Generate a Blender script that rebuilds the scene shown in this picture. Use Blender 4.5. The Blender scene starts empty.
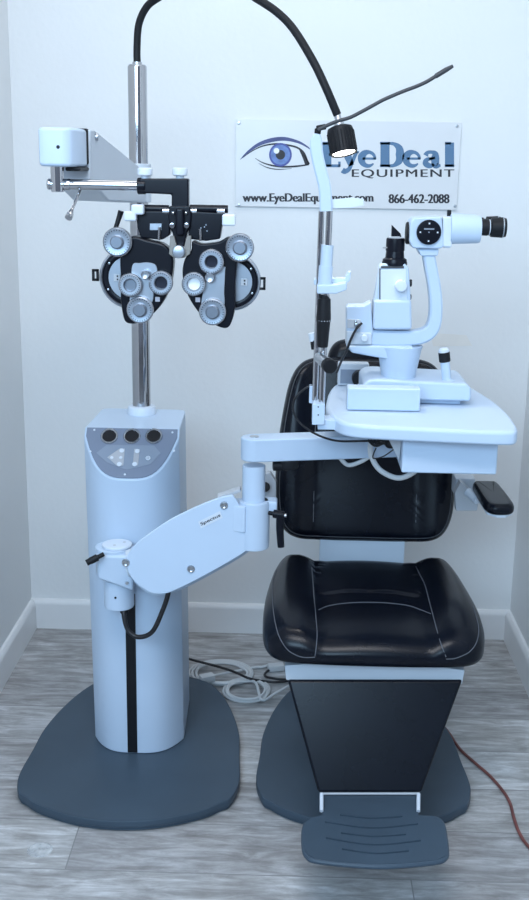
import bpy, bmesh, math, random
from math import sin, cos, pi, radians, atan2
from mathutils import Vector as V, Matrix, geometry
random.seed(7)
S = bpy.context.scene
COL = S.collection

# ------------------------------------------------------------------ camera
FPX = 1100.0
PITCH, YAW, ROLL, EYE = radians(14.5), radians(1.3), radians(0.9), 1.5
RC = Matrix.Rotation(YAW, 3, 'Z') @ Matrix.Rotation(pi/2 - PITCH, 3, 'X') @ Matrix.Rotation(ROLL, 3, 'Z')
cam_d = bpy.data.cameras.new('camera'); cam = bpy.data.objects.new('camera', cam_d); COL.objects.link(cam)
cam_d.sensor_fit = 'VERTICAL'; cam_d.sensor_height = 36; cam_d.lens = FPX/900*36; cam_d.clip_start = .05
cam.matrix_world = Matrix.Translation((0, 0, EYE)) @ RC.to_4x4()
S.camera = cam

def ray(x, y): return RC @ V(((x-264.5)/FPX, -(y-450)/FPX, -1))
def at(x, y, Y):                       # measured spot of the room at depth Y
    d = ray(x, y); return V((0, 0, EYE)) + d*(Y/d.y)
def atz(x, y, z):                      # measured spot on a level surface
    d = ray(x, y); return V((0, 0, EYE)) + d*((z-EYE)/d.z)
def atpl(x, y, p0, n):
    d = ray(x, y); o = V((0, 0, EYE)); return o + d*((p0-o).dot(n)/d.dot(n))

# ------------------------------------------------------------------ materials
def mat(name, col, rough=.4, metal=0, var=.04, vscale=8, bump=0, bscale=200, emit=None, es=0, coat=0, spec=.5, trans=0, alpha=1):
    m = bpy.data.materials.new(name); m.use_nodes = True
    n = m.node_tree.nodes; l = m.node_tree.links; b = n['Principled BSDF']
    tc = n.new('ShaderNodeTexCoord'); ns = n.new('ShaderNodeTexNoise'); ns.inputs['Scale'].default_value = vscale
    ns.inputs['Detail'].default_value = 3
    l.new(tc.outputs['Object'], ns.inputs['Vector'])
    r = n.new('ShaderNodeValToRGB'); r.color_ramp.elements[0].position = .3; r.color_ramp.elements[1].position = .7
    r.color_ramp.elements[0].color = [max(0, c*(1-var)) for c in col]+[1]
    r.color_ramp.elements[1].color = [min(1, c*(1+var)) for c in col]+[1]
    l.new(ns.outputs['Fac'], r.inputs['Fac']); l.new(r.outputs['Color'], b.inputs['Base Color'])
    b.inputs['Roughness'].default_value = rough; b.inputs['Metallic'].default_value = metal
    b.inputs['Specular IOR Level'].default_value = spec
    b.inputs['Coat Weight'].default_value = coat; b.inputs['Coat Roughness'].default_value = .1
    b.inputs['Transmission Weight'].default_value = trans; b.inputs['Alpha'].default_value = alpha
    if bump:
        n2 = n.new('ShaderNodeTexNoise'); n2.inputs['Scale'].default_value = bscale; n2.inputs['Detail'].default_value = 4
        l.new(tc.outputs['Object'], n2.inputs['Vector'])
        bp = n.new('ShaderNodeBump'); bp.inputs['Strength'].default_value = bump; bp.inputs['Distance'].default_value = .002
        l.new(n2.outputs['Fac'], bp.inputs['Height']); l.new(bp.outputs['Normal'], b.inputs['Normal'])
    if emit:
        b.inputs['Emission Color'].default_value = (*emit, 1); b.inputs['Emission Strength'].default_value = es
    return m

M = dict(
    wall=mat('painted wall', (.80, .82, .83), .7, var=.015, vscale=2, bump=.35, bscale=60),
    trim=mat('gloss trim paint', (.82, .83, .84), .35, var=.02),
    ceil=mat('ceiling paint', (.8, .8, .8), .8),
    enamel=mat('white enamel', (.52, .63, .77), .38, var=.012, spec=.35),
    shell=mat('white housing plastic', (.66, .73, .82), .42, var=.012, spec=.35),
    shell2=mat('off white plate', (.56, .62, .69), .42, var=.02),
    greyw=mat('light grey metal', (.48, .51, .55), .4, var=.03),
    plate=mat('slate textured coating', (.050, .076, .106), .42, var=.10, vscale=5, bump=.15, bscale=500, spec=.3),
    chrome=mat('polished chrome', (.52, .52, .54), .07, 1, var=.01),
    nickel=mat('satin nickel', (.48, .50, .53), .28, 1, var=.03),
    cap=mat('dark aluminium cap', (.24, .27, .32), .35, .8, var=.05),
    alu=mat('brushed aluminium', (.44, .48, .54), .33, .85, var=.05, vscale=20),
    dial=mat('engraved dial face', (.34, .38, .44), .36, .7, var=.12, vscale=90),
    black=mat('black gloss paint', (.004, .005, .010), .30, var=.1, spec=.22),
    blackm=mat('black matt plastic', (.007, .008, .011), .5, spec=.25, var=.1),
    rubber=mat('black rubber', (.009, .010, .013), .55, spec=.25, var=.1),
    leather=mat('black vinyl leather', (.0035, .005, .010), .27, var=.12, vscale=12, bump=.04, bscale=260, spec=.22),
    thread=mat('grey stitching', (.10, .11, .13), .6),
    panel=mat('blue grey console panel', (.17, .21, .29), .42, var=.04),
    panel2=mat('console overlay', (.22, .27, .35), .4, var=.04),
    btn=mat('button white', (.64, .70, .78), .4),
    ink=mat('black ink', (.02, .02, .028), .5),
    inkg=mat('grey ink', (.06, .065, .075), .5),
    sign=mat('sign acrylic', (.73, .75, .77), .3, var=.01),
    lidblue=mat('violet blue ink', (.06, .075, .20), .5, var=.2, vscale=14),
    irisd=mat('iris rim ink', (.07, .09, .32), .5), irisb=mat('iris blue ink', (.14, .23, .50), .5, var=.25, vscale=60),
    white=mat('white ink', (.85, .87, .9), .5),
    cable=mat('grey cable sheath', (.60, .61, .62), .5, var=.06),
    cableb=mat('black cable sheath', (.012, .012, .015), .45),
    cabler=mat('red brown cord', (.20, .065, .058), .5, var=.3, vscale=14),
    fix=mat('grey flexible arm', (.03, .033, .04), .5),
    tape=mat('beige tape', (.81, .80, .77), .6),
    lens=mat('dark lens glass', (.02, .025, .04), .06, coat=.5),
    mirror=mat('mirror glass', (.8, .82, .85), .03, 1),
    glow=mat('lit lamp lens', (1, .98, .9), .3, emit=(1, .96, .86), es=14),
    dot=mat('clear dot', (.75, .8, .85), .12, var=.3, vscale=60, alpha=.35, bump=.8, bscale=90),
    pinkd=mat('small square label', (.55, .52, .58), .5),
    beige=mat('cream bracket', (.22, .215, .20), .5),
)
# sign lettering: printed vertical blend from dark to pale blue (height on the board)
def letter_mat():
    m = bpy.data.materials.new('blue blend ink'); m.use_nodes = True
    n = m.node_tree.nodes; l = m.node_tree.links; b = n['Principled BSDF']
    tc = n.new('ShaderNodeTexCoord'); sp = n.new('ShaderNodeSeparateXYZ'); mr = n.new('ShaderNodeMapRange'); r = n.new('ShaderNodeValToRGB')
    l.new(tc.outputs['Object'], sp.inputs[0]); l.new(sp.outputs['Z'], mr.inputs['Value'])
    mr.inputs['From Min'].default_value = -.02; mr.inputs['From Max'].default_value = .07
    l.new(mr.outputs[0], r.inputs['Fac']); l.new(r.outputs['Color'], b.inputs['Base Color'])
    e = r.color_ramp.elements; e[0].color = (.30, .54, .66, 1); e[1].color = (.09, .19, .33, 1); e[0].position = .15
    x = r.color_ramp.elements.new(.55); x.color = (.18, .38, .53, 1)
    b.inputs['Roughness'].default_value = .5
    return m
M['letters'] = letter_mat()

def floor_mat():
    m = bpy.data.materials.new('grey weathered planks'); m.use_nodes = True
    n = m.node_tree.nodes; l = m.node_tree.links; b = n['Principled BSDF']
    tc = n.new('ShaderNodeTexCoord')
    mp = n.new('ShaderNodeMapping'); mp.inputs['Location'].default_value = (.47, -.057, 0)
    l.new(tc.outputs['Object'], mp.inputs['Vector'])
    br = n.new('ShaderNodeTexBrick'); br.offset = .37; br.offset_frequency = 2
    br.inputs['Scale'].default_value = 1; br.inputs['Brick Width'].default_value = 1.2; br.inputs['Row Height'].default_value = .185
    br.inputs['Mortar Size'].default_value = .0016; br.inputs['Mortar Smooth'].default_value = .2; br.inputs['Bias'].default_value = 0
    br.inputs['Color1'].default_value = (0, 0, 0, 1); br.inputs['Color2'].default_value = (1, 1, 1, 1); br.inputs['Mortar'].default_value = (.5, .5, .5, 1)
    l.new(mp.outputs[0], br.inputs['Vector'])
    # grain, shifted plank by plank
    sep = n.new('ShaderNodeSeparateXYZ'); l.new(mp.outputs[0], sep.inputs[0])
    rowm = n.new('ShaderNodeMath'); rowm.operation = 'MULTIPLY'; rowm.inputs[1].default_value = 1/.185; l.new(sep.outputs['Y'], rowm.inputs[0])
    fl = n.new('ShaderNodeMath'); fl.operation = 'FLOOR'; l.new(rowm.outputs[0], fl.inputs[0])
    off = n.new('ShaderNodeMath'); off.operation = 'MULTIPLY'; off.inputs[1].default_value = 7.31; l.new(fl.outputs[0], off.inputs[0])
    sx = n.new('ShaderNodeMath'); sx.operation = 'MULTIPLY'; sx.inputs[1].default_value = 4.5; l.new(sep.outputs['X'], sx.inputs[0])
    ax = n.new('ShaderNodeMath'); ax.operation = 'ADD'; l.new(sx.outputs[0], ax.inputs[0]); l.new(off.outputs[0], ax.inputs[1])
    sy = n.new('ShaderNodeMath'); sy.operation = 'MULTIPLY'; sy.inputs[1].default_value = 24; l.new(sep.outputs['Y'], sy.inputs[0])
    cb = n.new('ShaderNodeCombineXYZ'); l.new(ax.outputs[0], cb.inputs[0]); l.new(sy.outputs[0], cb.inputs[1])
    g1 = n.new('ShaderNodeTexNoise'); g1.inputs['Scale'].default_value = 1.6; g1.inputs['Detail'].default_value = 9; g1.inputs['Roughness'].default_value = .68; g1.inputs['Distortion'].default_value = .5
    l.new(cb.outputs[0], g1.inputs['Vector'])
    r = n.new('ShaderNodeValToRGB'); e = r.color_ramp.elements
    e[0].position = .30; e[0].color = (.27, .265, .26, 1); e[1].position = .72; e[1].color = (.78, .79, .80, 1)
    x = e.new(.46); x.color = (.40, .395, .39, 1); x = e.new(.56); x.color = (.53, .53, .53, 1)
    l.new(g1.outputs['Fac'], r.inputs['Fac'])
    g2 = n.new('ShaderNodeTexNoise'); g2.inputs['Scale'].default_value = 5; g2.inputs['Detail'].default_value = 6; g2.inputs['Roughness'].default_value = .7
    l.new(mp.outputs[0], g2.inputs['Vector'])
    r2 = n.new('ShaderNodeValToRGB'); r2.color_ramp.elements[0].position = .35; r2.color_ramp.elements[1].position = .68
    r2.color_ramp.elements[0].color = (.78, .76, .74, 1); r2.color_ramp.elements[1].color = (1.1, 1.12, 1.14, 1)
    l.new(g2.outputs['Fac'], r2.inputs['Fac'])
    mx = n.new('ShaderNodeMix'); mx.data_type = 'RGBA'; mx.blend_type = 'MULTIPLY'; mx.inputs[0].default_value = .8
    l.new(r.outputs['Color'], mx.inputs[6]); l.new(r2.outputs['Color'], mx.inputs[7])
    tint = n.new('ShaderNodeValToRGB'); tint.color_ramp.elements[0].color = (.80, .79, .80, 1); tint.color_ramp.elements[1].color = (1.10, 1.10, 1.10, 1)
    l.new(br.outputs['Color'], tint.inputs['Fac'])
    mx2 = n.new('ShaderNodeMix'); mx2.data_type = 'RGBA'; mx2.blend_type = 'MULTIPLY'; mx2.inputs[0].default_value = 1
    l.new(mx.outputs[2], mx2.inputs[6]); l.new(tint.outputs['Color'], mx2.inputs[7])
    mx3 = n.new('ShaderNodeMix'); mx3.data_type = 'RGBA'; l.new(br.outputs['Fac'], mx3.inputs[0])
    l.new(mx2.outputs[2], mx3.inputs[6]); mx3.inputs[7].default_value = (.24, .24, .24, 1)
    l.new(mx3.outputs[2], b.inputs['Base Color'])
    b.inputs['Roughness'].default_value = .5
    bp = n.new('ShaderNodeBump'); bp.inputs['Strength'].default_value = .25; bp.inputs['Distance'].default_value = .002
    l.new(g1.outputs['Fac'], bp.inputs['Height']); l.new(bp.outputs['Normal'], b.inputs['Normal'])
    return m
M['floor'] = floor_mat()

# ------------------------------------------------------------------ mesh helpers
def catmull(pts, n=8, closed=False):
    pts = [V(p) for p in pts]; N = len(pts); out = []
    rng = range(N if closed else N-1)
    for i in rng:
        if closed: p0, p1, p2, p3 = pts[(i-1) % N], pts[i], pts[(i+1) % N], pts[(i+2) % N]
        else: p0, p1, p2, p3 = pts[max(i-1, 0)], pts[i], pts[i+1], pts[min(i+2, N-1)]
        for k in range(n):
            t = k/n
            out.append(.5*((2*p1)+(p2-p0)*t+(2*p0-5*p1+4*p2-p3)*t*t+(3*p1-p0-3*p2+p3)*t**3))
    if not closed: out.append(pts[-1])
    return out

class MB:
    def __init__(s): s.bm = bmesh.new()
    def merge(s, b, Mx=None):
        if Mx is not None: bmesh.ops.transform(b, matrix=Mx, verts=b.verts)
        me = bpy.data.meshes.new('tmp'); b.to_mesh(me); b.free(); s.bm.from_mesh(me); bpy.data.meshes.remove(me); return s
    def bevelled(s, b, r, seg, ang=25):
        if r > 0:
            es = [e for e in b.edges if len(e.link_faces) == 2 and e.calc_face_angle(0) > radians(ang)]
            bmesh.ops.bevel(b, geom=es, offset=r, segments=seg, profile=.5, affect='EDGES', clamp_overlap=True)
        return b
    def box(s, c, size, bev=.002, seg=2, rot=None):
        b = bmesh.new(); bmesh.ops.create_cube(b, size=1)
        bmesh.ops.scale(b, vec=V(size), verts=b.verts); s.bevelled(b, min(bev, min(size)*.48), seg)
        Mx = Matrix.Translation(V(c)) @ (rot.to_4x4() if rot else Matrix())
        return s.merge(b, Mx)
    def span(s, lo, hi, bev=.002, seg=2):
        lo, hi = V(lo), V(hi); return s.box((lo+hi)/2, [abs(x) for x in (hi-lo)], bev, seg)
    def prism(s, pts, d, bev=0, seg=2, ang=25):
        b = bmesh.new(); d = V(d)
        a = [b.verts.new(V(p)) for p in pts]; c = [b.verts.new(V(p)+d) for p in pts]; n = len(pts)
        b.faces.new(a); b.faces.new(c[::-1])
        for i in range(n): b.faces.new((a[i], c[i], c[(i+1) % n], a[(i+1) % n]))
        bmesh.ops.recalc_face_normals(b, faces=b.faces); s.bevelled(b, bev, seg, ang)
        return s.merge(b)
    def lathe(s, p, ax, prof, seg=32):
        ax = V(ax).normalized(); q = V((0, 0, 1)).rotation_difference(ax).to_matrix()
        b = bmesh.new(); rings = []
        for t, r in prof:
            if r <= 1e-6: rings.append([b.verts.new((0, 0, t))])
            else: rings.append([b.verts.new((r*cos(2*pi*k/seg), r*sin(2*pi*k/seg), t)) for k in range(seg)])
        for A, B in zip(rings, rings[1:]):
            for k in range(seg):
                k2 = (k+1) % seg
                if len(A) == 1 and len(B) == 1: continue
                if len(A) == 1: b.faces.new((A[0], B[k], B[k2]))
                elif len(B) == 1: b.faces.new((A[k], B[0], A[k2]))
                else: b.faces.new((A[k], B[k], B[k2], A[k2]))
        for R_ in (rings[0], rings[-1]):
            if len(R_) > 1: b.faces.new(R_)
        bmesh.ops.recalc_face_normals(b, faces=b.faces)
        return s.merge(b, Matrix.Translation(V(p)) @ q.to_4x4())
    def cyl(s, p0, p1, r, r1=None, bev=.0015, seg=32):
        p0, p1 = V(p0), V(p1); L = (p1-p0).length; r1 = r if r1 is None else r1; bev = min(bev, L*.4, r*.4, r1*.4)
        return s.lathe(p0, p1-p0, [(0, 0), (0, r-bev), (bev*.3, r-bev*.3), (bev, r), (L-bev, r1), (L-bev*.3, r1-bev*.3), (L, r1-bev), (L, 0)], seg)
    def ring(s, c, ax, R, r, h=None, seg=36):
        ax = V(ax).normalized(); h = h or r
        k = 10; prof = [(h*sin(2*pi*i/k), R+r*cos(2*pi*i/k)) for i in range(k+1)]
        q = V((0, 0, 1)).rotation_difference(ax).to_matrix(); b = bmesh.new(); rs = []
        for t, rr in prof[:-1]: rs.append([b.verts.new((rr*cos(2*pi*j/seg), rr*sin(2*pi*j/seg), t)) for j in range(seg)])
        for i in range(k):
            A, B = rs[i], rs[(i+1) % k]
            for j in range(seg): b.faces.new((A[j], A[(j+1) % seg], B[(j+1) % seg], B[j]))
        bmesh.ops.recalc_face_normals(b, faces=b.faces)
        return s.merge(b, Matrix.Translation(V(c)) @ q.to_4x4())
    def tube(s, pts, r, n=8, seg=12, smooth=True, closed=False, flat=None):
        P = catmull(pts, n, closed) if smooth else [V(p) for p in pts]
        N = len(P); rad = (lambda t: r) if not callable(r) else r
        b = bmesh.new(); rs = []; prev = None
        for i, p in enumerate(P):
            if closed: t = (P[(i+1) % N]-P[i-1]).normalized()
            else: t = (P[min(i+1, N-1)]-P[max(i-1, 0)]).normalized()
            if prev is None:
                u = t.cross(V((0, 1, 0))); u = u if u.length > .1 else t.cross(V((1, 0, 0)))
                u.normalize()
            else: u = (prev - t*prev.dot(t)).normalized()
            prev = u; w = t.cross(u); rr = rad(i/(N-1))
            fy = flat if flat else 1
            rs.append([b.verts.new(p+u*rr*cos(2*pi*k/seg)+w*rr*fy*sin(2*pi*k/seg)) for k in range(seg)])
        for i in range(N if closed else N-1):
            A, B = rs[i], rs[(i+1) % N]
            for k in range(seg): b.faces.new((A[k], B[k], B[(k+1) % seg], A[(k+1) % seg]))
        if not closed: b.faces.new(rs[0]); b.faces.new(rs[-1][::-1])
        bmesh.ops.recalc_face_normals(b, faces=b.faces)
        return s.merge(b)
    def cushion(s, o, u, v, n, outline, th, r, top=None, rings=14, rb=None):
        """padded form: closed 2-D outline, rounded rim, crowned top given by top(u,v)"""
        o, u, v, n = V(o), V(u).normalized(), V(v).normalized(), V(n).normalized(); top = top or (lambda a, b_: 0); rb = rb or r*.6
        N = len(outline); O = [V((p[0], p[1], 0)) for p in outline]; nn = []
        area = sum(O[i].x*O[(i+1) % N].y-O[(i+1) % N].x*O[i].y for i in range(N)); sg = 1 if area > 0 else -1
        for i in range(N):
            t = (O[(i+1) % N]-O[i-1]).normalized(); nn.append(V((-t.y, t.x, 0))*sg)
        def off(k): return [O[i]+nn[i]*k for i in range(N)]
        c = sum(O, V((0, 0, 0)))/N; layers = []
        layers.append(([c+(p-c)*.5 for p in off(rb)], 0))
        for k in range(5):
            a = pi/2*k/4; layers.append((off(rb*(1-sin(a))), rb*(1-cos(a))))
        for k in range(7):
            a = pi/2*k/6; layers.append((off(r*(1-cos(a))), th-r+r*sin(a)))
        ins = off(r)
        for k in range(1, rings): layers.append(([c+(p-c)*(1-k/rings) for p in ins], th))
        b = bmesh.new(); L = []
        def put(p, z):
            w = max(0, min(1, z/th)); w = w*w*(3-2*w)
            return b.verts.new(o+u*p.x+v*p.y+n*(z+w*top(p.x, p.y)))
        for pl, z in layers: L.append([put(p, z) for p in pl])
        for A, B in zip(L, L[1:]):
            for i in range(N): b.faces.new((A[i], A[(i+1) % N], B[(i+1) % N], B[i]))
        vb = put(c, 0); vt = put(c, th)
        for i in range(N):
            b.faces.new((vb, L[0][(i+1) % N], L[0][i])); b.faces.new((vt, L[-1][i], L[-1][(i+1) % N]))
        bmesh.ops.recalc_face_normals(b, faces=b.faces)
        return s.merge(b)
    def holed(s, outline, holes, o, u, v, n, th):
        """flat plate with real slots"""
        pts = []; edges = []; 
        for loop in [outline]+holes:
            k = len(pts); pts += [V((p[0], p[1])) for p in loop]; edges += [(k+i, k+(i+1) % len(loop)) for i in range(len(loop))]
        vv, ee, ff, *_ = geometry.delaunay_2d_cdt(pts, edges, [], 0, 1e-6)
        def inside(p, poly):
            r_ = False; j = len(poly)-1
            for i in range(len(poly)):
                a, c = poly[i], poly[j]
                if (a[1] > p[1]) != (c[1] > p[1]) and p[0] < (c[0]-a[0])*(p[1]-a[1])/(c[1]-a[1])+a[0]: r_ = not r_
                j = i
            return r_
        b = bmesh.new(); bv = [b.verts.new(V(o)+V(u)*p.x+V(v)*p.y) for p in vv]
        for f in ff:
            c = sum((vv[i] for i in f), V((0, 0)))/len(f)
            if inside(c, outline) and not any(inside(c, h) for h in holes): b.faces.new([bv[i] for i in f])
        g = bmesh.ops.extrude_face_region(b, geom=b.faces[:])
        bmesh.ops.translate(b, vec=V(n)*th, verts=[x for x in g['geom'] if isinstance(x, bmesh.types.BMVert)])
        for x in [x for x in b.verts if not x.link_faces]: b.verts.remove(x)
        bmesh.ops.recalc_face_normals(b, faces=b.faces)
        return s.merge(b)

def root_of(o):
    while o.parent: o = o.parent
    return o
def obj(name, mb, m, parent=None, loc=None, ang=35, wn=True):
    me = bpy.data.meshes.new(name); mb.bm.to_mesh(me); mb.bm.free()
    me.materials.append(M[m] if isinstance(m, str) else m)
    o = bpy.data.objects.new(name, me); COL.objects.link(o)
    if parent:
        o.parent = parent; base = V(root_of(parent)['_b'])
    else:
        base = V(loc) if loc is not None else V((0, 0, 0)); o.location = base; o['_b'] = list(base)
    me.transform(Matrix.Translation(-base))
    for p in me.polygons: p.use_smooth = True
    me.set_sharp_from_angle(angle=radians(ang))
    if wn:
        w = o.modifiers.new('normals', 'WEIGHTED_NORMAL'); w.keep_sharp = True; w.weight = 60
    return o
def tag(o, label, cat, group=None):
    o['label'] = label; o['category'] = cat
    if group: o['group'] = group
    return o
def thing(name, label, cat, loc, group=None):
    o = bpy.data.objects.new(name, None); COL.objects.link(o); o.location = V(loc); o['_b'] = list(V(loc)); o.empty_display_size = .05
    return tag(o, label, cat, group)
def struct(name, mb, m, parent=None):
    o = obj(name, mb, m, parent); o['kind'] = 'structure'; return o
X, Yv, Z = V((1, 0, 0)), V((0, 1, 0)), V((0, 0, 1))

# ------------------------------------------------------------------ the room
XL, XR, YB, YF, ZC = -.842, .738, 3.388, 1.45, 2.8
struct('floor', MB().span((-3.2, -3.5, -.05), (3.2, YB+.1, 0), 0), 'floor')
struct('wall_back', MB().span((XL-.1, YB, 0), (XR+.1, YB+.1, ZC), 0), 'wall')
struct('wall_left', MB().span((XL-.1, YF, 0), (XL, YB, ZC), 0), 'wall')
struct('wall_right', MB().span((XR, YF, 0), (XR+.1, YB, ZC), 0), 'wall')
struct('wall_front_left', MB().span((-3.2, YF, 0), (XL-.1, YF+.1, ZC), 0), 'wall')
struct('wall_front_right', MB().span((XR+.1, YF, 0), (3.2, YF+.1, ZC), 0), 'wall')
struct('ceiling', MB().span((-3.2, -3.5, ZC), (3.2, YB+.1, ZC+.05), 0), 'ceil')
def baseboard(name, a, b, n):
    a, b, n = V(a), V(b), V(n); h = .1
    prof = [(0, 0), (.018, 0), (.018, h-.018), (.014, h-.006), (.008, h), (0, h)]
    struct(name, MB().prism([a+n*p+Z*q for p, q in prof], b-a), 'trim')
baseboard('baseboard_back', (XL, YB, 0), (XR, YB, 0), (0, -1, 0))
baseboard('baseboard_left', (XL, YF, 0), (XL, YB-.018, 0), (1, 0, 0))
baseboard('baseboard_right', (XR, YF, 0), (XR, YB-.018, 0), (-1, 0, 0))

# cable hole in the right wall, strip of tape, clear dot
d_ = ray(508.3, 607); g = V((0, 0, EYE))+d_*(XR/d_.x)
t = thing('cable_outlet', 'small round cable hole with white rim low on the right wall', 'cable outlet', g)
obj('rim', MB().ring(g-X*.002, X, .021, .004), 'trim', t)
obj('opening', MB().cyl(g-X*.001, g-X*.003, .018), 'blackm', t)
a = at(430, 333, YB); b = at(472, 347, YB)
mb = MB().prism([(a.x, YB-.0002, a.z), (b.x-.02, YB-.0002, a.z-.004), (b.x, YB-.0002, b.z+.004), (a.x+.012, YB-.0002, b.z)], (0, -.0006, 0))
tag(obj('masking_tape', mb, 'tape', loc=(a.x, YB, b.z)), 'faint beige strip of tape on back wall right of slit lamp column', 'tape')
c = atz(40, 850, 0)
mb = MB().lathe(c, Z, [(0.0002, 0), (.0002, .028), (.0012, .0265), (.0016, .02), (.0019, 0)], 40)
tag(obj('adhesive_dot', mb, 'dot', loc=c), 'clear round sticky dot on grey floor left of the foot pedestal', 'floor protector')

# ------------------------------------------------------------------ wall sign
SY = YB-.009
def sg(x, y, k=0): p = at(x, y, SY); return V((p.x, SY-k, p.z))
sl = sg(236, 209)
sign = thing('wall_sign', 'rectangular pale acrylic sign with blue eye logo and lettering on back wall', 'sign', sl)
mb = MB().span((-.176, SY, 1.380), (.487, YB-.0005, 1.631), .001)
obj('sign_board', mb, 'sign', sign)
for x, y in ((239, 123), (457, 126), (239, 205), (455, 206)):
    p = sg(x, y); obj('screw', MB().cyl(p, p-Yv*.0025, .0045, bev=.001), 'nickel', sign)
LW = [1.0]
def stroke(mb, pts, w, k=.0005, n=8, closed=False):
    """flat printed stroke on the board: pts in photo measures, w = widths"""
    P = catmull([V((x, y, 0)) for x, y in pts], n, closed); N = len(P)
    W = (lambda t: w) if not isinstance(w, (list, tuple)) else (lambda t: w[min(int(t*(len(w)-1)), len(w)-2)]*(1-(t*(len(w)-1)-min(int(t*(len(w)-1)), len(w)-2)))+w[min(int(t*(len(w)-1)), len(w)-2)+1]*(t*(len(w)-1)-min(int(t*(len(w)-1)), len(w)-2)))
    L, R_ = [], []
    for i, p in enumerate(P):
        tt = (P[(i+1) % N]-P[i-1]) if closed else (P[min(i+1, N-1)]-P[max(i-1, 0)])
        tt.normalize(); nn = V((-tt.y, tt.x, 0)); h = W(i/(N-1))/2*LW[0]
        L.append(sg(*(p+nn*h).xy, k)); R_.append(sg(*(p-nn*h).xy, k))
    b = bmesh.new(); lv = [b.verts.new(p) for p in L]; rv = [b.verts.new(p) for p in R_]
    for i in range(N if closed else N-1):
        j = (i+1) % N; b.faces.new((lv[i], lv[j], rv[j], rv[i]))
    bmesh.ops.recalc_face_normals(b, faces=b.faces)
    if b.faces[0].normal.y > 0: bmesh.ops.reverse_faces(b, faces=b.faces)
    return mb.merge(b)
def disc(x, y, r, k): p = sg(x, y); return MB().cyl(p-Yv*(k-.0002), p-Yv*k, r*.00296, bev=0, seg=40)
f = lambda pts: [(235+a*.2174, 115+b*.2174) for a, b in pts]
logo = obj('eye_logo', stroke(MB(), f([(24, 205), (60, 170), (110, 135), (170, 115), (230, 110), (290, 124), (330, 145), (358, 168)]), [.3, 2.2, 3.4, 4.2, 3.8, 2.6, 1.6, .3]), 'lidblue', sign)
mb = MB()
stroke(mb, f([(34, 198), (80, 165), (130, 142), (190, 133), (250, 140), (290, 152), (318, 178), (340, 228)]), [.3, .9, 1.4, 1.8, 1.8, 1.8, 2.2, .8], .0007)
stroke(mb, f([(92, 198), (125, 218), (170, 232), (220, 238), (280, 236), (340, 228)]), [.3, 1, 1.6, 1.8, 1.8, 1.2], .0007)
stroke(mb, f([(296, 160), (318, 195), (334, 228)]), [.3, 3.2, 5.2], .0007)
obj('lid_line', mb, 'ink', logo)
obj('lower_lid_line', stroke(MB(), f([(108, 222), (150, 242), (200, 250), (262, 246)]), [.2, 1, 1, .2], .0007), 'inkg', logo)
cx, cy = f([(209, 183)])[0]
obj('iris_rim', disc(cx, cy, 11.4, .0009), 'irisd', logo); obj('iris', disc(cx, cy, 9.6, .0012), 'irisb', logo)
obj('pupil', disc(cx, cy, 4.7, .0015), 'ink', logo); obj('highlight', disc(cx-4, cy-4, 2.8, .0018), 'white', logo)
# big lettering drawn letter by letter (baseline y=166.6, x-height 151.5, caps 142.5)
def el(cx, cy, rx, ry, a0, a1, n=14): return [(cx+rx*cos(radians(a0+(a1-a0)*i/n)), cy-ry*sin(radians(a0+(a1-a0)*i/n))) for i in range(n+1)]
def seg2(mb, x0, y0, x1, y1, w, w1=None): stroke(mb, [(x0, y0), (x1, y1)], [w, w1 or w], n=2)
bl = 166.6
LW[0] = 1.75; mb = MB()                             # E
seg2(mb, 327, 142.5, 327, bl, 5); seg2(mb, 322, 143.3, 339, 143.3, 1.6); seg2(mb, 322, bl-.8, 340, bl-.8, 1.6)
seg2(mb, 329, 154.5, 336, 154.5, 1.5); seg2(mb, 338.4, 142.5, 338.4, 148, 1.4); seg2(mb, 339.4, 161.5, 339.4, bl, 1.4); seg2(mb, 336, 151.5, 336, 157.5, 1.4)
seg2(mb, 346, 152, 351.5, 165.5, 4.6, 3.4); stroke(mb, [(356.5, 152), (352, 162.5), (349, 169), (344.8, 171.3), (342.3, 170)], [2, 2, 2.4, 3, 3.2])  # y
seg2(mb, 342.3, 152.1, 350.6, 152.1, 1.3); seg2(mb, 353, 152.1, 359, 152.1, 1.3)
def letter_e(mb, x0, x1):
    c = (x0+x1)/2; rx = (x1-x0)/2-2
    stroke(mb, el(c, 159, rx, 6.9, 0, 320, 20), [1.4, 1.8, 2, 3.4, 4.6, 3.8, 2.6, 2.0, .8]); seg2(mb, x0+3, 158.6, x1-1, 158.6, 1.3)
letter_e(mb, 359.5, 377); letter_e(mb, 404, 421.5)
seg2(mb, 385, 142.5, 385, bl, 5.2); seg2(mb, 380, 143.2, 390, 143.2, 1.5); seg2(mb, 380, bl-.8, 390, bl-.8, 1.5)      # D
stroke(mb, [(388, 143.4), (394, 144), (399, 148), (400, 154.5), (399, 161), (394, 165.3), (388, bl-.7)], [1.4, 2, 4, 5, 4, 2, 1.4])
stroke(mb, el(430, 162.3, 4.4, 3.4, 60, 330, 14), [1.4, 2.4, 3.6, 3, 1.6]); stroke(mb, [(425.6, 155.5), (427.5, 152.6), (432, 152.2), (435, 154), (435.3, 158), (435.3, 164), (436.6, 166), (440.5, 165.2)], [3.2, 2, 2, 3.6, 4.6, 4.4, 3, 1.2])  # a
seg2(mb, 429, 158.8, 435, 157.8, 1.4)
seg2(mb, 449.5, 142.5, 449.5, bl, 5.2); seg2(mb, 445, 143.2, 451, 143.2, 1.4); seg2(mb, 444.8, bl-.8, 454.2, bl-.8, 1.5)   # l
obj('large_lettering', mb, 'letters', sign); LW[0] = 1.0
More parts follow.
